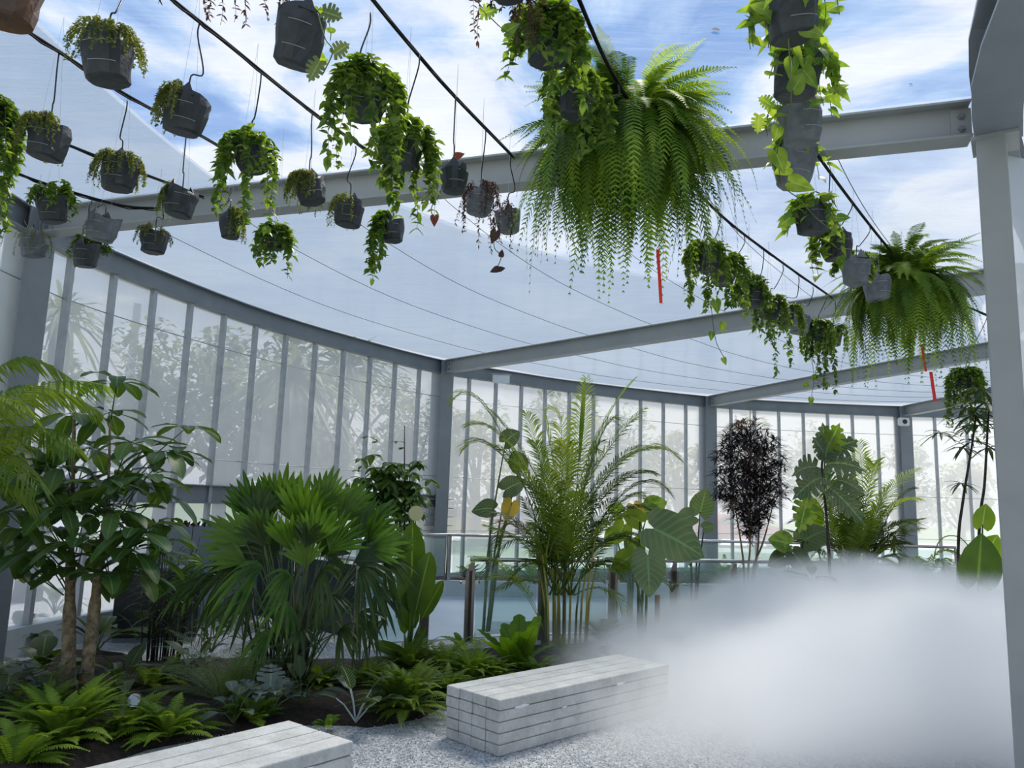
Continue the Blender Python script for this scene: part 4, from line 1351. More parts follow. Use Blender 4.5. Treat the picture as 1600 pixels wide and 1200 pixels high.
# big fan palm clump
o0 = PZ(445, 1082, .03)
t = thing('fan_palm', tuple(o0), 'large bushy fan palm with broad pleated leaves behind the left bench', 'palm')
rg = random.Random(3)
mb = MB()
def fan(px, py, Y, ux, uz, ln, w, mat, g=.35, spread=2.3, nseg=13, dy=-.35):
    h_ = B(px, py, Y)-o0
    s0 = V((rg.uniform(-.13, .13), rg.uniform(-.12, .12), 0))
    st_ = MB(); st_.tube([s0, s0.lerp(h_, .5)+V((0, 0, .10)), h_], [.007, .006, .004], 5, False)
    fl = MB(); d = (rt*ux+V((0, 0, uz))+V((0, dy, 0))).normalized()
    face = (V((0, -1, 0))+V((0, 0, .6))-d*.2).normalized()
    fanleaf(fl, h_, d, ln, nseg, spread, w, g, .35, upv=face)
    o = fl.build('leaf', M[mat], t); st_.build('petiole', M['cane_green'], o)
up_f = [(400, 815, 6.8, -.35, 1, .50), (440, 800, 6.9, 0, 1, .48), (470, 815, 6.6, .1, 1, .5), (500, 800, 6.8, .25, 1, .47), (530, 815, 7.0, .55, .9, .50), (560, 835, 6.9, .8, .8, .48), (385, 850, 6.6, -.8, .6, .45), (455, 860, 6.3, -.1, .9, .42),
        (515, 860, 6.3, .5, .8, .45), (425, 790, 7.1, -.2, 1, .36), (545, 800, 7.2, .5, 1, .40), (490, 850, 6.2, .1, 1, .40), (600, 855, 6.9, .7, .7, .3), (420, 850, 6.4, -.5, .9, .42), (480, 830, 6.5, .0, 1, .45), (575, 860, 6.4, .9, .3, .42)]
for q in up_f:
    fan(*q, .062, 'fan', .22, rg.uniform(1.1, 1.6), 10, dy=rg.uniform(-.5, .3))
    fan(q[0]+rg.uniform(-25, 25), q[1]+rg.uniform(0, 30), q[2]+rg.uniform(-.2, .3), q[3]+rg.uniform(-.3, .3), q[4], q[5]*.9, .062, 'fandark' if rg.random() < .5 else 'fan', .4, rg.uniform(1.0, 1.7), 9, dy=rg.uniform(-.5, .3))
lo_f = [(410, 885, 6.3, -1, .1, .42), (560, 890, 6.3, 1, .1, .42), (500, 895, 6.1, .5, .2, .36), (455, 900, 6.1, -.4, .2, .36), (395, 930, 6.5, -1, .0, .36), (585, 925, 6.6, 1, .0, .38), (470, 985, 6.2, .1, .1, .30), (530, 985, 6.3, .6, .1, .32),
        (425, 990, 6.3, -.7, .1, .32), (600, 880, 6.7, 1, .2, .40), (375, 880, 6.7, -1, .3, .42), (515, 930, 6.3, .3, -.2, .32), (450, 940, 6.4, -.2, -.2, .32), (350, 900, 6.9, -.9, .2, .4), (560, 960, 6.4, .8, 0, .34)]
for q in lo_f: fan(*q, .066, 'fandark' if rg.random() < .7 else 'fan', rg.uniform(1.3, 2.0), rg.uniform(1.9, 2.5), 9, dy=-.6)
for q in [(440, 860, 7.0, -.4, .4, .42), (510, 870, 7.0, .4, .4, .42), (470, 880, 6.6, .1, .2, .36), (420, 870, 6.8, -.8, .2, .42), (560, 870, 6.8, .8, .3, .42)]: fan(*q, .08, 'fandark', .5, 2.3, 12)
for k in range(26):
    x, y = rg.uniform(-.2, .2), rg.uniform(-.15, .15)
    mb.tube([V((x, y, 0)), V((x*1.3, y*1.2, .4)), V((x*1.9, y*1.6, rg.uniform(.6, .95)))], [.011, .009, .006], 6)
mb.build('stems', M['cane_dark'], t, True)

# small fan palm leaf shoots left of it
o0 = PZ(318, 1010, 0)
t = thing('young_fan_palm', tuple(o0), 'young fan palm with pale drooping fingers behind the silver fern', 'palm')
rg = random.Random(9)
for q in [(318, 880, 7.4, -.4, .1, .32), (345, 905, 7.4, .3, 0, .30), (300, 905, 7.2, -.9, -.2, .30), (335, 940, 7.2, .2, -.6, .25)]: fan(*q, .08, 'fan', 1.2, 2.2, 7)

# bird-of-paradise
o0 = PZ(636, 1040, .03)
t = thing('bird_of_paradise', tuple(o0), 'upright plant with big paddle leaves between the fan palm and the railing', 'plant')
for (x, y, Y, ux, uz, ln, W, twi) in ((640, 985, 7.6, .0, 1, .42, 1.1, 0), (642, 955, 7.6, -.02, 1, .88, .72, .2), (648, 960, 7.5, .20, 1, .62, .85, .3), (636, 1025, 7.5, -.8, .35, .34, .8, .2), (645, 1020, 7.6, .3, .6, .28, .8, -.5), (632, 990, 7.8, -.12, 1, .5, .6, .6), (660, 965, 7.7, .4, .8, .42, .7, .2)):
    h_ = B(x, y, Y)-o0
    lf = MB(); d = rt*ux+V((0, 0, uz))+V((0, -.05, 0))
    leaf(lf, h_, d, ln, PADDLE, .08, .30, W*1.0, upv=(-.2, -1, .1), twist=twi)
    o = lf.build('leaf', M['strel'], t, True)
    mb = MB(); mb.tube([V((R(-.02, .02), R(-.02, .02), 0)), h_*.55+V((0, 0, .02)), h_], [.02, .016, .008], 6); mb.build('petiole', M['cane_green'], o, True)

# striped calathea
def rosette(px, py, z, Y, label, name, cat, n, ln, tm, mat, W=1, g=.6, el=(.5, 1.4), pet=.15, extra=None, seed=1, vstem='cane_green', y0=None, pz=0, wave=0):
    rg = random.Random(seed)
    o0 = PY(px, py, Y) if Y else PZ(px, py, z)
    t = thing(name, tuple(o0), label, cat)
    for k in range(n):
        a = 2*PI*k/n*1.618*2+rg.uniform(-.4, .4)
        e = rg.uniform(*el)
        d = V((math.cos(a)*math.cos(e), math.sin(a)*math.cos(e), math.sin(e)))
        pb = d*pet+V((0, 0, pet*.5))
        lf = MB(); leaf(lf, pb, d, ln*rg.uniform(.75, 1.15), tm, g*rg.uniform(.6, 1.4), .22, W, wave=wave)
        o = lf.build('leaf', M[mat], t, True)
        if pet > .02:
            mb = MB(); mb.tube([V((0, 0, 0)), pb*.6+V((0, 0, .02)), pb], [.007, .005, .004], 5, False); mb.build('petiole', M[vstem], o)
    return t


rosette(556, 1128, .02, None, 'small striped-leaf plant in the soil between fan palm and ground fern', 'calathea', 'plant', 8, .27, PADDLE, 'cala', 1.0, .8, (.3, 1.35), .17, seed=4, vstem='kerb')
rosette(560, 1060, .03, None, 'taller striped-leaf plant behind the small one', 'calathea', 'plant', 5, .26, PADDLE, 'cala', 1.0, .4, (.9, 1.45), .25, seed=14)
rosette(808, 1048, .03, None, "bird's nest fern with wavy lime leaves behind the right bench", 'birds_nest_fern', 'fern', 15, .60, WAVY, 'nest', 1.0, .35, (.7, 1.3), .0, seed=6, wave=.012)
rosette(720, 1010, .03, None, "smaller bird's nest fern at the foot of the first railing post", 'birds_nest_fern', 'fern', 7, .32, WAVY, 'nest', 1.0, .8, (.3, 1.1), .0, seed=8, wave=.012)


# ground ferns
def gfern(px, py, label, n, size, mat='fernd', lw=.010, ll=.05, el=(.5, 1.3), seed=1, npin=32, cat='fern', name='ground_fern', z=.04, ang=1.3, bend=1.0, seg2=False, gd=.25, parts=False):
    rg = random.Random(seed)
    o0 = PZ(px, py, z)
    t = thing(name, tuple(o0), label, cat)
    mb = MB()
    for k in range(n):
        a = rg.uniform(0, 2*PI); e = rg.uniform(*el); l_ = size*rg.uniform(.65, 1.05)
        o_ = V((math.cos(a), math.sin(a), 0))
        p1 = o_*l_*.5*math.cos(e)+V((0, 0, l_*.62*math.sin(e)))
        p2 = o_*l_*(.35+.65*math.cos(e))+V((0, 0, l_*(math.sin(e)-.35*bend*rg.uniform(.6, 1.4))))
        p2.z = max(p2.z, .02)
        if parts: mb = MB()
        frond(mb, o_*.02, p1, p2, npin, ll*rg.uniform(.85, 1.1), lw, .08, ang, gd, .15, .0025 if not parts else .005, seg2=seg2, jit=.08,
              taper=lambda x: max(.2, min(1, (1-x)*2.4))*min(1, .5+x*3))
        if parts: mb.build('frond', M[mat], t)
    if not parts: mb.build('foliage', M[mat], t)
    return t


gfern(95, 1165, 'bright sword fern in the bottom left corner', 75, .56, 'fern', .0125, .062, (.5, 1.4), 3, 32)
gfern(20, 1200, 'sword fern cut off by the bottom left corner', 22, .45, 'fern', .0125, .06, (.4, 1.3), 4, 28)
gfern(195, 1150, 'sword fern behind the left bench, right of the corner fern', 45, .42, 'fernd', .0095, .056, (.3, 1.2), 5, 26)
gfern(262, 1150, 'low sword fern at the back edge of the left bench', 50, .42, 'fern', .0095, .056, (.3, 1.2), 6, 26)
gfern(345, 1095, 'grey-green cycad-like fern with stiff feather fronds behind the left bench', 34, .80, 'cycad', .0085, .14, (.3, 1.2), 7, 34, name='cycad', cat='plant', ang=1.05, parts=True, seg2=True, bend=.8)
gfern(632, 1112, 'full green ground fern between the striped plant and the right bench', 110, .56, 'fernd', .0095, .056, (.3, 1.4), 8, 30)
gfern(640, 1050, 'ground fern behind the full one, below the paddle leaves', 70, .50, 'fernd', .0095, .056, (.4, 1.4), 9, 26)
gfern(738, 1062, "feathery light fern left of the bird's nest fern", 80, .46, 'fern', .0085, .048, (.4, 1.4), 10, 24)
gfern(690, 1050, 'feathery light fern behind the left end of the right bench', 60, .42, 'fern', .0085, .048, (.4, 1.4), 11, 22)
gfern(880, 1030, 'low fern tufts at the foot of the tall areca palm', 50, .34, 'fernd', .0085, .048, (.3, 1.2), 12, 22)
gfern(512, 1135, 'tiny yellowish fern at the corner of the left bench', 10, .16, 'fern', .012, .03, (.3, 1.2), 13, 16)
gfern(945, 1010, 'small bluish feathery palm right of the tall areca', 30, .50, 'fernd', .010, .12, (.5, 1.4), 15, 24, name='dwarf_palm', cat='palm', ang=.9, seg2=True)
gfern(235, 1075, 'yellow-green fern in the shade between the pale trunks and the cycad', 40, .46, 'fernd', .0095, .056, (.3, 1.1), 16, 24)
gfern(30, 1080, 'shaded fern left of the pale trunks', 44, .46, 'fernd', .0095, .056, (.3, 1.2), 17, 24)

for (x, y, lb, n_, sz, mt_, sd_) in ((700, 1088, 'fern hugging the left end of the right bench', 50, .36, 'fernd', 91), (770, 1062, "fern in front of the bird's nest fern", 46, .32, 'fern', 92), (575, 1075, 'fern behind the striped plants', 46, .40, 'fernd', 93),
        (500, 1075, 'fern at the foot of the fan palm stems', 36, .34, 'fernd', 94), (150, 1110, 'fern at the foot of the pale trunks', 40, .36, 'fernd', 95), (960, 1040, 'fern behind the far end of the right bench', 40, .32, 'fernd', 96),
        (395, 1128, 'fern by the back edge of the left bench below the cycad', 34, .30, 'fernd', 97), (840, 1055, "fern between the bird's nest fern and the right bench", 36, .28, 'fern', 98), (60, 1130, 'fern behind the bottom left corner fern', 50, .46, 'fernd', 99)):
    gfern(x, y, lb, n_, sz, mt_, .0095, .054, (.4, 1.3), sd_, 28)

# understory
us = [(60, 1070, 'broad drooping leaves left of the pale trunks', 9, .36, 'dull', OVATE, 1.1, 21), (5, 1110, 'silvery lobed leaves at the left edge', 9, .26, 'silver', LOBED, 1.0, 22), (72, 1105, 'silvery lobed leaves in front of the pale trunks', 8, .24, 'silver', LOBED, 1.0, 23),
      (185, 1095, 'dark pointed leaves right of the pale trunks', 8, .30, 'dull', OVATE, .9, 24), (300, 1060, 'dark leaf tuft behind the cycad', 9, .28, 'dull', OVATE, .9, 25), (420, 1120, 'blue-grey lobed leaves below the fan palm', 9, .24, 'silver', LOBED, .9, 26),
      (470, 1105, 'dark leaf tuft under the fan palm, beside the striped plant', 7, .26, 'dull', OVATE, .8, 27), (20, 1010, 'dark broad leaves behind the left edge ferns', 10, .42, 'dull', OVATE, 1.0, 28), (150, 1020, 'dark broad leaves behind the two pale trunks', 10, .40, 'dull', OVATE, 1.0, 29),
      (330, 1020, 'leafy shrub by the white gravel patch', 12, .26, 'dull', OVATE, .9, 30), (85, 960, 'dark shrub mass behind the umbrella tree', 14, .45, 'dull', LANCE, 1.6, 31), (380, 1000, 'dark leaves left of the fan palm stems', 9, .3, 'dull', LANCE, 1.6, 32),
      (15, 900, 'strappy dark plant at the left edge behind the umbrella tree', 18, .6, 'dull', STRAP, 1.2, 33), (215, 1000, 'broad leaves beside the reedy canes', 9, .36, 'dull', OVATE, .9, 34), (365, 1130, 'small teal leaves at the back edge of the left bench', 8, .16, 'silver', OVATE, 1.3, 35)]
for (x, y, lb, n_, ln, mt_, tm_, W_, sd_) in us:
    rosette(x, y, .04, None, lb, 'leafy_plant', 'plant', n_, ln, tm_, mt_, W_, .9, (.2, 1.2), .14, seed=sd_)
p = PZ(214, 1118, .02)
t = thing('ground_spotlight', tuple(p), 'small round spotlight lying in the bed below the umbrella tree', 'light')
mb = MB(); mb.tube([V((0, 0, .09)), V((.0, -.07, .12))], [.05, .055], 14); mb.build('housing', M['black'], t, True)
mb = MB(); mb.tube([V((0, -.071, .12)), V((0, -.074, .121))], .046, 14); mb.build('lens', M['white'], t)
mb = MB(); mb.tube([V((0, 0, -.02)), V((0, 0, .09))], .01, 6); mb.build('spike', M['black'], t)

# tall areca palm at centre
o0 = PZ(882, 1012, .03)
Yc = o0.y-.05
t = thing('areca_palm', tuple(o0), 'tall areca palm with yellow canes at centre, in front of the railing', 'palm')
rg = random.Random(12)
for k in range(20):
    x, y = rg.uniform(-.26, .26), rg.uniform(-.16, .16); hh = rg.uniform(.75, 1.45)
    mb = MB(); mb.tube([V((x, y, 0)), V((x*1.1, y*1.2, hh*.5)), V((x*1.5, y*1.4, hh))], [.015, .012, .008], 7)
    mb.build('cane', M['cane' if k % 3 else 'cane_green'], t, True)
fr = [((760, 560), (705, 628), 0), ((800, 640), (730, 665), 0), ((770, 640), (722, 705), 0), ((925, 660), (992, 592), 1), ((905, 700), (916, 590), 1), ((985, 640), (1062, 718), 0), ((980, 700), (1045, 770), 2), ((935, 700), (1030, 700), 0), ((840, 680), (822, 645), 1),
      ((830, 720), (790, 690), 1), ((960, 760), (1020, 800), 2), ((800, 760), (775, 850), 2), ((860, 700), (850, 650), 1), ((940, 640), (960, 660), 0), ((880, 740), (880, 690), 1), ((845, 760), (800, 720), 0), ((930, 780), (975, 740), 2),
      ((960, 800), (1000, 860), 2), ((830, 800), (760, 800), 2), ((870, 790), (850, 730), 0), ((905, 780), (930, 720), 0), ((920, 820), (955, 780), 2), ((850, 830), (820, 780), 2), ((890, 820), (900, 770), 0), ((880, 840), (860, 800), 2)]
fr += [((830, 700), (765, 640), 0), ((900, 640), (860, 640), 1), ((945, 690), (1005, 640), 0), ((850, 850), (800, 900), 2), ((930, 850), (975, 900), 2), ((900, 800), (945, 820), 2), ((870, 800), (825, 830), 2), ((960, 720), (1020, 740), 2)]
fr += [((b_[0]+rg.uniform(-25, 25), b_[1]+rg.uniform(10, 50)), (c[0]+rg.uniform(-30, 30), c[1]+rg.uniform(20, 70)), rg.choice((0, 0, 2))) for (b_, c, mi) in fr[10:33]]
for k, (b_, c, mi) in enumerate(fr):
    mb = MB(); st_ = (875+rg.uniform(-25, 25), 870+rg.uniform(-15, 10), Yc+rg.uniform(-.1, .1))
    if c[1] > 740: st_ = (st_[0], 930, st_[2])
    dy = rg.uniform(-.6, .6)
    bfrond(mb, st_, (b_[0], b_[1], Yc+dy*.5), (c[0], c[1], Yc+dy), 38, .34, .019, o0=o0, start=.25, ang=.85, droop=.35, vee=.2, rr=.007, seg2=True)
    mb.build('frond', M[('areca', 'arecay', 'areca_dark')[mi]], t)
for (b_, c) in (((800, 870), (735, 870)), ((820, 880), (765, 905)), ((790, 830), (725, 890))):
    mb = MB(); bfrond(mb, (850, 985, Yc), (b_[0], b_[1], Yc-.3), (c[0], c[1], Yc-.4), 26, .22, .018, o0=o0, start=.3, ang=.8, droop=.3); mb.build('frond', M['arecay'], t)
mb = MB(); leaf(mb, B(905, 720, Yc)-o0, V((.05, 0, 1)), 1.0, STRAP, .02, .5, .6, upv=(0, -1, 0)); mb.build('spear_leaf', M['areca'], t)

# second areca at right
o0 = V(PY(1338, 925, 10.2)); o0.z = .03
t = thing('areca_palm', tuple(o0), 'bushy areca palm at right rising out of the fog', 'palm')
rg = random.Random(22)
for k in range(16):
    x, y = rg.uniform(-.28, .28), rg.uniform(-.2, .2); hh = rg.uniform(.8, 1.5)
    mb = MB(); mb.tube([V((x, y, 0)), V((x*1.1, y*1.2, hh*.5)), V((x*1.5, y*1.4, hh))], [.016, .013, .009], 7)
    mb.build('cane', M['cane'], t, True)
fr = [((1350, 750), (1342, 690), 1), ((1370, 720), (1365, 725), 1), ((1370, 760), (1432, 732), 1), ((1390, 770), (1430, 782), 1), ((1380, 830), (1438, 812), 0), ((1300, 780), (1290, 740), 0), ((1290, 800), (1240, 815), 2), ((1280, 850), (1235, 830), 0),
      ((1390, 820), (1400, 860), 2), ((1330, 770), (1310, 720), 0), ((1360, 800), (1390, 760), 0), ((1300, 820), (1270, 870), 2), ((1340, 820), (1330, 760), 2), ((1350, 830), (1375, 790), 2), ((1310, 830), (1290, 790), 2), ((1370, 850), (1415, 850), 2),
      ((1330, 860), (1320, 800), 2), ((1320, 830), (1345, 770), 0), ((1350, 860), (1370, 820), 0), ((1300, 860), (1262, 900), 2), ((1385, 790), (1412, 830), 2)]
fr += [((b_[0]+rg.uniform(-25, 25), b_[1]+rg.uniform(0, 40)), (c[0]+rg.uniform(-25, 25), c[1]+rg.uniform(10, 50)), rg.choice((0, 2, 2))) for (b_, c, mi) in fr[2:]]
for k, (b_, c, mi) in enumerate(fr):
    mb = MB(); dy = rg.uniform(-.6, .6)
    bfrond(mb, (1335+rg.uniform(-20, 20), 905, 10.2), (b_[0], b_[1], 10.2+dy*.5), (c[0], c[1], 10.2+dy), 36, .33, .021, o0=o0, start=.3, ang=.85, droop=.30, vee=.2, rr=.007)
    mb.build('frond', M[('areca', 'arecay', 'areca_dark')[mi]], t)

# false aralia with dark feathery crown
o0 = V(PY(1168, 960, 9.3)); o0.z = .03
t = thing('false_aralia', tuple(o0), 'slender tree with a dense dark feathery crown right of centre', 'tree')
rg = random.Random(31)
for (x0, x1, yb, top) in ((1166, 1150, 960, 800), (1182, 1188, 960, 760), (1172, 1172, 955, 720), (1178, 1205, 955, 800)):
    pts = [PY(x0, yb, 9.3), PY(x0-3, 900, 9.3), PY((x0+x1)/2, 850, 9.35), PY(x1, top, 9.4), PY(x1+(x1-1172)*.6, top-90, 9.4)]
    pts[0].z = .0
    mb = MB(); mb.tube([p-o0 for p in curve_pts(pts, 4)], [.017-.013*k/16 for k in range(17)], 8); mb.build('trunk', M['bark_aralia'], t, True)
cc = PY(1171, 748, 9.35)-o0
dark = MB(); light = MB(); bm_ = MB()
for k in range(800):
    while True:
        u_ = V((rg.uniform(-1, 1), rg.uniform(-1, 1), rg.uniform(-1, 1)))
        if u_.length < 1: break
    hub = cc+V((u_.x*.42, u_.y*.42, u_.z*.72))
    if u_.z < -.3: hub.x = cc.x+(hub.x-cc.x)*(1+.6*u_.z)
    m_ = light if (u_.z > .75 or (u_.x < -.5 and u_.z < -.35)) else dark
    dd = V((u_.x, u_.y, .3)).normalized()
    bm_.tube([hub, hub-dd*.14-V((0, 0, .03))], .0022, 3, False)
    for q in range(8):
        a = rg.uniform(0, 2*PI)
        d = (V((math.cos(a), math.sin(a), rg.uniform(-.4, .6)))+dd*.6).normalized()
        leaf(m_, hub, d, rg.uniform(.10, .18), LANCE, .6, .2, .6)
dark.build('foliage', M['aralia'], t); light.build('young_foliage', M['aralia2'], t); bm_.build('twigs', M['bark_aralia'], t)

# lobed-leaf tree
o0 = V(PY(1298, 945, 8.9)); o0.z = .03
t = thing('lobed_leaf_tree', tuple(o0), 'thin dark-stemmed tree with big lobed blue-green leaves before the right areca', 'tree')
pts = [PY(1299, 960, 8.9), PY(1296, 880, 8.9), PY(1290, 790, 8.9), PY(1284, 735, 8.9), PY(1288, 700, 8.9)]; pts[0].z = 0
mb = MB(); mb.tube([p-o0 for p in curve_pts(pts, 4)], [.020-.008*k/16 for k in range(17)], 8); mb.build('trunk', M['bark_dark'], t, True)
for (x, y, ux, uz, ln, g_, mt_) in ((1290, 705, -.2, 1, .36, .1, 'philo'), (1290, 705, .35, 1, .38, .1, 'lime'), (1292, 705, .9, .45, .40, .3, 'philo'), (1288, 710, -.6, .8, .32, .3, 'philo'), (1275, 730, -.9, .1, .38, .8, 'philo'), (1292, 725, .8, .2, .42, .9, 'philo'), (1283, 745, -.7, -.3, .42, .5, 'philo'),
                            (1300, 765, .6, -.6, .44, .5, 'philo'), (1262, 780, -.35, -.8, .36, .4, 'trailb'), (1290, 715, .1, .9, .34, .1, 'philo'), (1310, 750, .9, -.2, .3, .8, 'philo')):
    lf = MB(); h_ = PY(x, y, 8.85)-o0
    leaf(lf, h_, rt*ux+V((0, R(-.5, -.1), uz)), ln, LOBED, g_, .2, .9, upv=(0, -1, .35)); o = lf.build('leaf', M[mt_], t)
    c_ = PY(1288, y+22, 8.9)-o0
    mb = MB(); mb.tube([c_, h_], [.008, .005], 5); mb.build('petiole', M['cane_green'], o)

# elephant ear plants
def ear(px, py, Y, label, leaves, name='elephant_ear', cat='plant', stemmat='cane_green', basex=None, mat='ear'):
    o0 = V(PY(px, py, Y)); o0.z = .03
    t = thing(name, tuple(o0), label, cat)
    for (x, y, dy, ux, uz, ln, g_, mt_) in leaves:
        h_ = PY(x, y, Y+dy)-o0
        lf = MB(); leaf(lf, h_, rt*ux+V((0, -.15, uz)), ln*.92, EAR, g_*.6, .12, 1.05, upv=(0, -.92, .38), wave=.02)
        o = lf.build('leaf', M[mt_], t, True)
        mb = MB(); b0 = V((R(-.04, .04), R(-.04, .04), 0)); mb.tube([b0, V((b0.x+h_.x*.3, b0.y+h_.y*.3, h_.z*.55)), h_], [.02, .014, .007], 7, False); mb.build('petiole', M[stemmat], o, True)
    return t


ear(1003, 965, 8.6, 'elephant ear with huge heart leaves right of the tall areca', [(1022, 826, -.1, .75, -.35, .62, .35, 'ear'), (1012, 868, -.3, .0, -.5, .42, .4, 'ear'), (985, 870, 0, -.4, -.2, .28, .6, 'lime'), (1000, 815, .3, -.6, .4, .28, .6, 'lime')])
ear(1085, 930, 11.6, 'dark-stemmed elephant ear left of the dark feathery tree', [(1082, 806, 0, -.5, -.1, .34, .8, 'ear'), (1094, 800, .1, .2, .9, .42, .2, 'ear'), (1100, 825, 0, .8, .3, .2, .6, 'ear')], stemmat='bark_dark')
ear(760, 960, 9.9, 'plant with one yellowed leaf left of the tall areca', [(800, 785, 0, -.3, -.9, .26, .3, 'yellowleaf'), (790, 765, .1, .5, .3, .34, .5, 'philo'), (812, 730, .1, -.2, .6, .3, .6, 'philo'), (770, 795, .1, -.7, .1, .3, .9, 'philo'), (790, 690, .2, .3, .3, .3, .7, 'philo')], stemmat='cane_green')
ear(985, 930, 10.2, 'bright-leaved shrub with a yellowed leaf behind the elephant ear', [(990, 790, 0, .3, -.8, .26, .3, 'yellowleaf'), (975, 820, -.1, -.3, -.5, .28, .5, 'lime'), (1005, 800, .1, .9, .2, .3, .7, 'trailb'), (960, 830, 0, -.5, -.7, .22, .5, 'trailb'), (1015, 790, .2, .8, .4, .28, .8, 'trailb'), (990, 845, 0, .2, -.8, .3, .5, 'trailb'), (970, 800, .1, -.6, .3, .24, .6, 'lime')])
ear(1235, 930, 9.8, 'low broad-leaved plant left of the lobed tree', [(1232, 850, 0, -.5, .2, .34, .6, 'trailb'), (1255, 845, .2, .6, .4, .4, .5, 'ear'), (1240, 865, -.1, .3, -.4, .32, .6, 'dull'), (1262, 820, .3, .2, .8, .4, .2, 'lime'), (1225, 870, 0, -.7, -.2, .26, .7, 'dull')])
ear(1532, 900, 7.8, 'large upright leaf beside the right column', [(1528, 905, 0, .05, 1, .50, .05, 'strel'), (1540, 870, .2, .4, .9, .3, .3, 'lime'), (1535, 820, .2, .1, .9, .26, .3, 'lime')])
o0 = V(PY(1445, 900, 10.5)); o0.z = .03
t = thing('areca_palm', tuple(o0), 'low palm with arching fronds left of the right column', 'palm')
for (b_, c) in (((1435, 850), (1415, 880)), ((1450, 840), (1500, 868)), ((1420, 860), (1395, 900)), ((1470, 850), (1480, 890))):
    mb = MB(); bfrond(mb, (1445, 925, 10.5), (b_[0], b_[1], 10.4), (c[0], c[1], 10.2), 22, .24, .03, o0=o0, start=.2, droop=.5); mb.build('frond', M['areca'], t)
mb = MB(); q = [PY(x, y, 10.6)-o0 for x, y in ((1450, 930), (1465, 850), (1495, 838), (1518, 862), (1525, 900))]; mb.tube(curve_pts(q, 5), .008, 5); mb.build('arching_stem', M['arecay'], t)

# lady palms at the right column
def ladypalm(stems, hubs, Y, label, bx):
    o0 = V(PY(bx[0], bx[1], Y)); o0.z = .03
    t = thing('lady_palm', tuple(o0), label, 'palm')
    for s in stems:
        pts = [PY(x, y, Y)-o0 for x, y in s]; pts[0].z = 0
        c_ = curve_pts(pts, 4)
        mb = MB(); mb.tube(c_, [.018-.009*k/len(c_) for k in range(len(c_))], 7); mb.build('trunk', M['bark_dark'], t, True)
    for (x, y, sx, sy, ln) in hubs:
        h_ = PY(x, y, Y+R(-.3, .3))-o0
        lf = MB(); dd = V((R(-.5, .5), R(-1, 0), R(.2, .7)))
        for k in range(9):
            a = 2*PI*k/9+R(-.2, .2)
            leaf(lf, h_, V((math.cos(a), math.sin(a)*.8, R(-.3, .4))), ln*R(.8, 1.1), LANCE, .8, .3, .8)
        o = lf.build('leaf', M['fandark'], t)
        mb = MB(); mb.tube([PY(sx, sy, Y)-o0, h_], .004, 4); mb.build('petiole', M['cane_dark'], o)
ladypalm([[(1494, 930), (1497, 860), (1505, 780), (1518, 700), (1525, 650)], [(1518, 905), (1530, 830), (1538, 760), (1542, 690), (1545, 640)]],
         [(1470, 676, 1515, 700, .26), (1505, 700, 1518, 715, .22), (1502, 755, 1512, 765, .2), (1520, 650, 1524, 670, .34), (1540, 630, 1542, 660, .34), (1530, 665, 1540, 680, .36), (1510, 640, 1522, 660, .3), (1545, 700, 1540, 720, .25), (1520, 690, 1522, 700, .3), (1535, 610, 1542, 640, .3)],
         8.2, 'two slender dark-stemmed lady palms against the right column', (1498, 930))

# small tree behind fan palm near the wall
o0 = V(PY(625, 880, 10.8)); o0.z = .03
t = thing('small_tree', tuple(o0), 'small round-crowned tree near the centre-left wall column', 'tree')
mb = MB()
for (x, y) in ((625, 760), (640, 745), (600, 750), (632, 665)):
    mb.tube([V((0, 0, 0)), (PY(x, 830, 10.8)-o0), PY(x, y, 10.8)-o0], [.02, .015, .006], 6)
mb.build('trunk', M['bark_dark'], t, True)
lf = MB(); rg = random.Random(41)
for k in range(110):
    h_ = PY(615+rg.gauss(0, 24), 765+rg.gauss(0, 24), 10.8+rg.uniform(-.4, .4))-o0
    for q in range(6):
        a = 2*PI*q/6+rg.uniform(-.3, .3)
        leaf(lf, h_, V((math.cos(a), math.sin(a), rg.uniform(-.5, .3))), .17, OVATE, .9, .2, 1.2)
for (x, y) in ((575, 683), (590, 690), (632, 700), (560, 735), (606, 725), (622, 690)):
    h_ = PY(x, y, 10.8)-o0
    for q in range(4): leaf(lf, h_, V((R(-1, 1), R(-1, 1), .1)), .12, OVATE, .6, .2)
lf.build('foliage', M['sch'], t)
p = PY(650, 802, 9.0)
o0 = V((p.x, p.y, .0)); t = thing('round_sign', tuple(o0), 'pale yellow disc on a thin stick behind the paddle leaves', 'sign')
mb = MB(); mb.tube([V((0, 0, 0)), V((0, 0, p.z))], .006, 5); mb.build('stick', M['twine'], t)
mb = MB(); mb.tube([V((0, -.006, p.z)), V((0, .006, p.z))], .085, 24); M['cream'] = principled('pale_yellow_plastic', (.62, .60, .30), (.66, .64, .34), 3, .5); mb.build('disc', M['cream'], t)

# stake with a small plant, in the edge of the fog
o0 = PZ(1027, 955, .0); o0 = V(PY(1027, 955, 9.1)); o0.z = 0
o = None
mb = MB(); mb.box((-.025, -.025, 0), (.025, .025, .62)); o = mb.build('wooden_stake', M['wood']); o.location = o0; tag(bevel(o, .004), 'short square wooden stake at the edge of the fog', 'stake')
rosette(1050, 925, 0, 9.3, 'small dark plant beside the wooden stake', 'leafy_plant', 'plant', 8, .26, LANCE, 'dull', 1.4, 1.0, (.0, .8), .08, seed=51)
bpy.data.objects[-1] if False else None
rosette(1270, 915, 0, 8.6, 'small leafy plant in the fog below the lobed tree', 'leafy_plant', 'plant', 9, .26, OVATE, 'dull', 1.0, .8, (.1, 1.0), .08, seed=52)

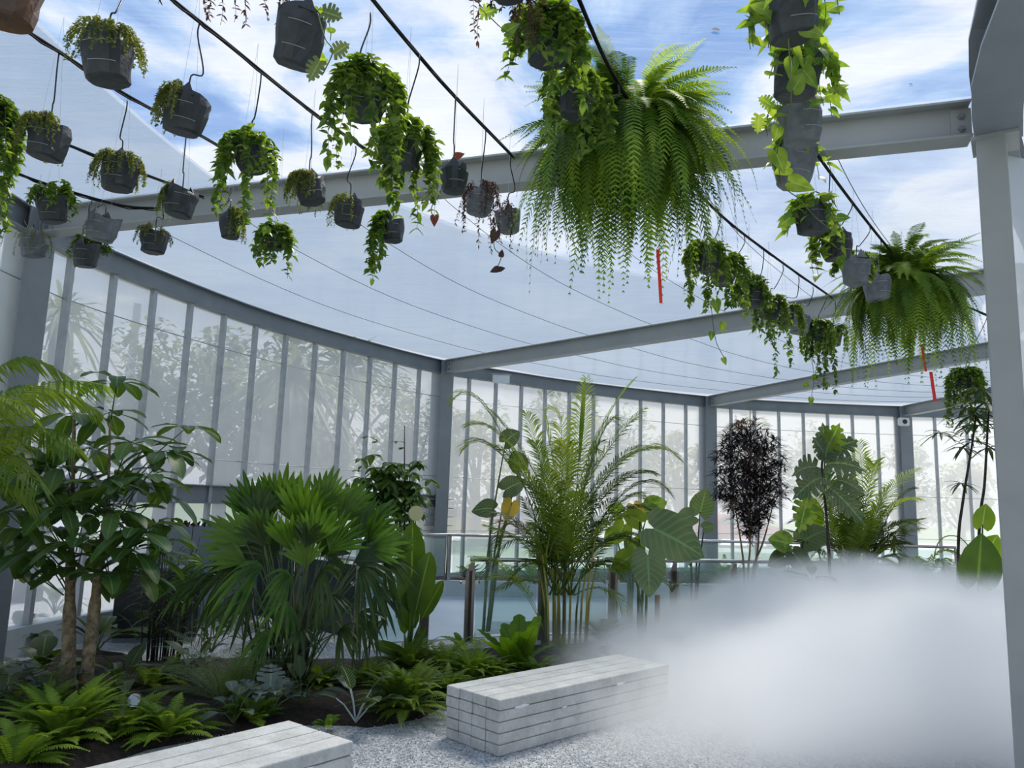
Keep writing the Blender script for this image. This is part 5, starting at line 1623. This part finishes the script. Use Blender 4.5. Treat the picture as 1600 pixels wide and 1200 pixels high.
# planting strip beyond the far railing
rg = random.Random(61)
k_ = 0
spots = []
for k in range(22):
    u_ = k/21
    a = kl[0]
    # along the kerb, 0.6 m behind
    seg = min(3, int(u_*4)); f = u_*4-seg
    p = kl[seg].lerp(kl[seg+1], f)
    d = (kl[seg+1]-kl[seg]).normalized(); nrm = V((-d.y, d.x, 0))
    spots.append(p+nrm*rg.uniform(.45, .9)+V((0, 0, .22)))
protos = []
for s in range(3):
    mb = MB()
    for k in range(30 if s != 1 else 60):
        a = rg.uniform(0, 6.3); e = rg.uniform(.4, 1.4); l_ = rg.uniform(.3, .6)
        d = V((math.cos(a)*math.cos(e), math.sin(a)*math.cos(e), math.sin(e)))
        if s == 0: leaf(mb, V((0, 0, 0)), d, l_*1.1, LANCE, .9, .2, 1.3)
        elif s == 1: leaf(mb, d*l_*.5, V((rg.uniform(-1, 1), rg.uniform(-1, 1), .2)), .16, OVATE, .6, .2)
        else: frond(mb, V((0, 0, 0)), d*l_*.6+V((0, 0, .05)), d*l_*1.1-V((0, 0, .08)), 16, .09, .02, seg2=False)
    protos.append(mb)
pm = []
for k, p in enumerate(spots):
    s = k % 3
    if k < 3:
        o = protos[s].build('border_plant', M[('dull', 'trailb', 'fern')[s]]); pm.append(o)
    else:
        o = pm[s].copy(); col.objects.link(o)
    o.location = p; o.rotation_euler = (0, 0, rg.uniform(0, 6)); o.scale = (1, 1, 1)
    tag(o, ['dark strappy border plant in the strip behind the far railing', 'round-leaved border plant in the strip behind the far railing', 'feathery border fern in the strip behind the far railing'][s], 'plant',
        ['strappy border plants behind the far railing', 'round-leaved border plants behind the far railing', 'feathery border ferns behind the far railing'][s])

# ------------------------------------------------------------------ outside
def outtree(rg, sp=1.0, hgt=7.0, mat='outleaf'):
    mb = MB(); tr = MB()
    blobs = [(rg.uniform(-2.4, 2.4)*sp, rg.uniform(-1.8, 1.8)*sp, hgt*rg.uniform(.4, .95), rg.uniform(.7, 1.4)*sp) for _ in range(13)]
    for (x, y, z, r_) in blobs:
        tr.tube([V((0, 0, hgt*.25)), V((x*.4, y*.4, z*.7)), V((x, y, z))], [.14, .08, .03], 5)
        for k in range(170):
            while True:
                u_ = V((rg.uniform(-1, 1), rg.uniform(-1, 1), rg.uniform(-1, 1)))
                if .3 < u_.length < 1: break
            leaf(mb, V((x, y, z))+u_*r_, V((rg.uniform(-1, 1), rg.uniform(-1, 1), rg.uniform(-.6, .4))), rg.uniform(.25, .42), TINY, .4, .2, .9)
    tr.tube([V((0, 0, 0)), V((.1, 0, hgt*.3)), V((0, .1, hgt*.6))], [.25, .2, .12], 8)
    t = thing('outside_tree', (0, 0, 0), '', 'tree')
    mb.build('foliage', M[mat], t); tr.build('trunk', M['bark_dark'], t)
    return t


def copyt(t):
    c_ = t.copy(); col.objects.link(c_)
    for ch in list(t.children):
        d = ch.copy(); col.objects.link(d); d.parent = c_
        for g_ in ch.children:
            e = g_.copy(); col.objects.link(e); e.parent = d
    return c_


rg = random.Random(71)
pt = [outtree(rg, 1.0, 7.5), outtree(rg, .9, 7.0), outtree(rg, .8, 6.0, 'outlight')]
tl_ = [(60, 19, .72, 0), (250, 21, .86, 1), (345, 26, 1.0, 0), (430, 23, .78, 1), (520, 31, 1.0, 0), (640, 26, .72, 1), (745, 30, .82, 2), (850, 36, .95, 0), (960, 30, .74, 1), (1060, 36, .86, 2), (1180, 31, .72, 0), (1290, 37, .80, 1), (1400, 31, .62, 0), (1500, 36, .70, 2)]
for k, (x, Y, s, pi_) in enumerate(tl_):
    o = pt[pi_] if not any(q[3] == pi_ for q in tl_[:k]) else copyt(pt[pi_])
    p = PY(x, 780, Y); o.location = (p.x, p.y, -.06); o.scale = (s, s, s); o.rotation_euler = (0, 0, k*1.3)
    lb = ['dark green tree blurred behind the milky wall', 'deep green spreading tree blurred behind the milky wall', 'light green tree blurred behind the milky wall'][pi_]
    side = 'left' if x < 690 else ('middle' if x < 1110 else 'right')
    lb = lb.replace(' blurred', '')
    tag(o, lb+', '+{'left': 'left of the centre-left column', 'middle': 'right of the centre-left column', 'right': 'right of the dark feathery tree'}[side], 'tree', ['dark', 'deep green', 'light green'][pi_]+' outside trees, '+side)
# outside pandanus-like palms
def strappy(x, y, Y, ln, n, label, seed):
    rg = random.Random(seed)
    c_ = PY(x, y, Y); t = thing('outside_palm', (c_.x, c_.y, -.06), label, 'palm')
    hz_ = c_.z+.06
    mb = MB(); mb.tube([V((0, 0, 0)), V((.1, 0, hz_*.5)), V((0, 0, hz_))], [.2, .16, .13], 8); mb.build('trunk', M['bark_dark'], t, True)
    mb = MB()
    for k in range(n):
        a = rg.uniform(0, 6.3); e = rg.uniform(-.1, 1.3)
        leaf(mb, V((0, 0, hz_)), V((math.cos(a)*math.cos(e), math.sin(a)*math.cos(e), math.sin(e))), ln*rg.uniform(.7, 1.1), STRAP, rg.uniform(1.0, 2.2), .2, .6)
    mb.build('foliage', M['outleaf'], t)


strappy(95, 500, 11.5, 1.3, 110, 'spiky palm outside the wall beside the left column', 81)
strappy(455, 600, 19, 2.4, 120, 'drooping strap-leaved tree outside the long wall, left of centre', 82)
strappy(540, 580, 22, 2.6, 120, 'drooping strap-leaved tree outside, next to the centre-left column', 83)
p = PY(215, 480, 24)
mb = MB(); mb.tube([V((0, 0, 0)), V((0, 0, p.z+.1))], [.18, .12], 10); o = mb.build('lamp_post', M['outpost']); o.location = (p.x, p.y, 0); tag(o, 'pale round post outside behind the left part of the wall', 'post')


def car(x, Y, mat, label, rz):
    p = PY(x, 800, Y)
    t = thing('car', (p.x, p.y, -.03), label, 'car', None, rz)
    prof = [(-2.1, .35), (-2.15, .7), (-2.0, .95), (-1.3, 1.02), (-.8, 1.42), (.6, 1.45), (1.2, 1.0), (2.0, .88), (2.15, .6), (2.1, .35)]
    mb = MB(); n_ = len(prof)
    vs = [V((a, -.85, b_)) for a, b_ in prof]+[V((a, .85, b_)) for a, b_ in prof]
    mb.add(vs, [tuple(range(n_)), tuple(range(2*n_-1, n_-1, -1))]+[(q, q+n_, (q+1) % n_+n_, (q+1) % n_) for q in range(n_)])
    bevel(mb.build('body', M[mat], t), .06, 2)
    mb = MB()
    for sg in (-1, 1):
        mb.add([V((-1.15, sg*.865, 1.02)), V((1.0, sg*.865, 1.02)), V((.55, sg*.865, 1.36)), V((-.75, sg*.865, 1.36))], [(0, 1, 2, 3)])
    mb.build('side_windows', M['carwin'], t)
    for a in (-1.35, 1.35):
        for sg in (-1, 1):
            mb = MB(); mb.tube([V((a, sg*.7, .33)), V((a, sg*.9, .33))], .33, 16); mb.build('wheel', M['black'], t)


car(742, 33, 'carred', 'red car parked outside, seen behind the tall areca palm', .1)
car(690, 31, 'caryellow', 'yellow car outside, beside the centre-left column', .15)
car(815, 35, 'cargrey', 'grey car outside, left of the middle of the wall', .1)
car(1150, 36, 'carred', 'red car outside, low behind the dark feathery tree', .1)

# ------------------------------------------------------------------ fog
mb = MB()
fp = [(-.2, 4.9), (3.12, 4.9), (3.72, 5.7), (5.2, 7.8), (6.7, 10.6), (6.9, 12.2), (-.2, 12.2)]
n_ = len(fp)
mb.add([V((x, y, .012)) for x, y in fp]+[V((x, y, 1.75)) for x, y in fp], [tuple(range(n_-1, -1, -1)), tuple(range(n_, 2*n_))]+[(k, (k+1) % n_, n_+(k+1) % n_, n_+k) for k in range(n_)])
m, nt, out = newmat('white_fog')
tc = N(nt, 'TexCoord'); sp = N(nt, 'SeparateXYZ'); L(nt, tc.outputs['Object'], sp.inputs[0])


def mth(op, a, b_=None, c_=None, clamp=False):
    n = N(nt, 'Math', operation=op); n.use_clamp = clamp
    for i, v in enumerate((a, b_, c_)):
        if v is None: continue
        if isinstance(v, (int, float)): n.inputs[i].default_value = v
        else: L(nt, v, n.inputs[i])
    return n.outputs[0]


def smooth(v, lo, hi):
    n = N(nt, 'MapRange', interpolation_type='SMOOTHSTEP')
    n.inputs['From Min'].default_value = lo; n.inputs['From Max'].default_value = hi
    L(nt, v, n.inputs['Value'])
    return n.outputs[0]


nz = N(nt, 'TexNoise', _Scale=1.1, _Detail=4.0, _Roughness=.55); L(nt, tc.outputs['Object'], nz.inputs['Vector'])
nz3 = N(nt, 'TexNoise', _Scale=5.0, _Detail=4.0, _Roughness=.6); L(nt, tc.outputs['Object'], nz3.inputs['Vector'])
nn = mth('SUBTRACT', nz.outputs[0], .5)
nn = mth('MULTIPLY_ADD', mth('SUBTRACT', nz3.outputs[0], .5), .35, nn)
# fog top height falls off to the left and rises to the right, x measured from the bench end
X, Y_, Z_ = sp.outputs[0], sp.outputs[1], sp.outputs[2]
sx = smooth(X, 1.3, 3.3)
top_ = mth('MULTIPLY_ADD', sx, .54, .41)
top_ = mth('MULTIPLY_ADD', nn, .75, top_)
dz = mth('SUBTRACT', top_, Z_)
fz = smooth(dz, -.18, .26)
xw = mth('MULTIPLY_ADD', nn, 1.2, X)
fx = smooth(xw, .35, 2.1)
yw = mth('MULTIPLY_ADD', nn, 1.2, Y_)
fy = smooth(yw, 4.3, 6.0)
fy2 = smooth(Y_, 10.3, 8.6)
fx2 = smooth(X, 7.0, 5.5)
d_ = mth('MULTIPLY', fz, fx); d_ = mth('MULTIPLY', d_, fy); d_ = mth('MULTIPLY', d_, fy2); d_ = mth('MULTIPLY', d_, fx2)
d_ = mth('MULTIPLY', d_, 5.5)
vs_ = N(nt, 'VolumeScatter'); vs_.inputs['Color'].default_value = (.995, .995, 1, 1); vs_.inputs['Anisotropy'].default_value = 0.1
L(nt, d_, vs_.inputs['Density']); L(nt, vs_.outputs[0], out.inputs['Volume'])
o = mb.build('fog', m); tag(o, 'low bank of dense white fog drifting over the gravel at right', 'fog', None, 'stuff')
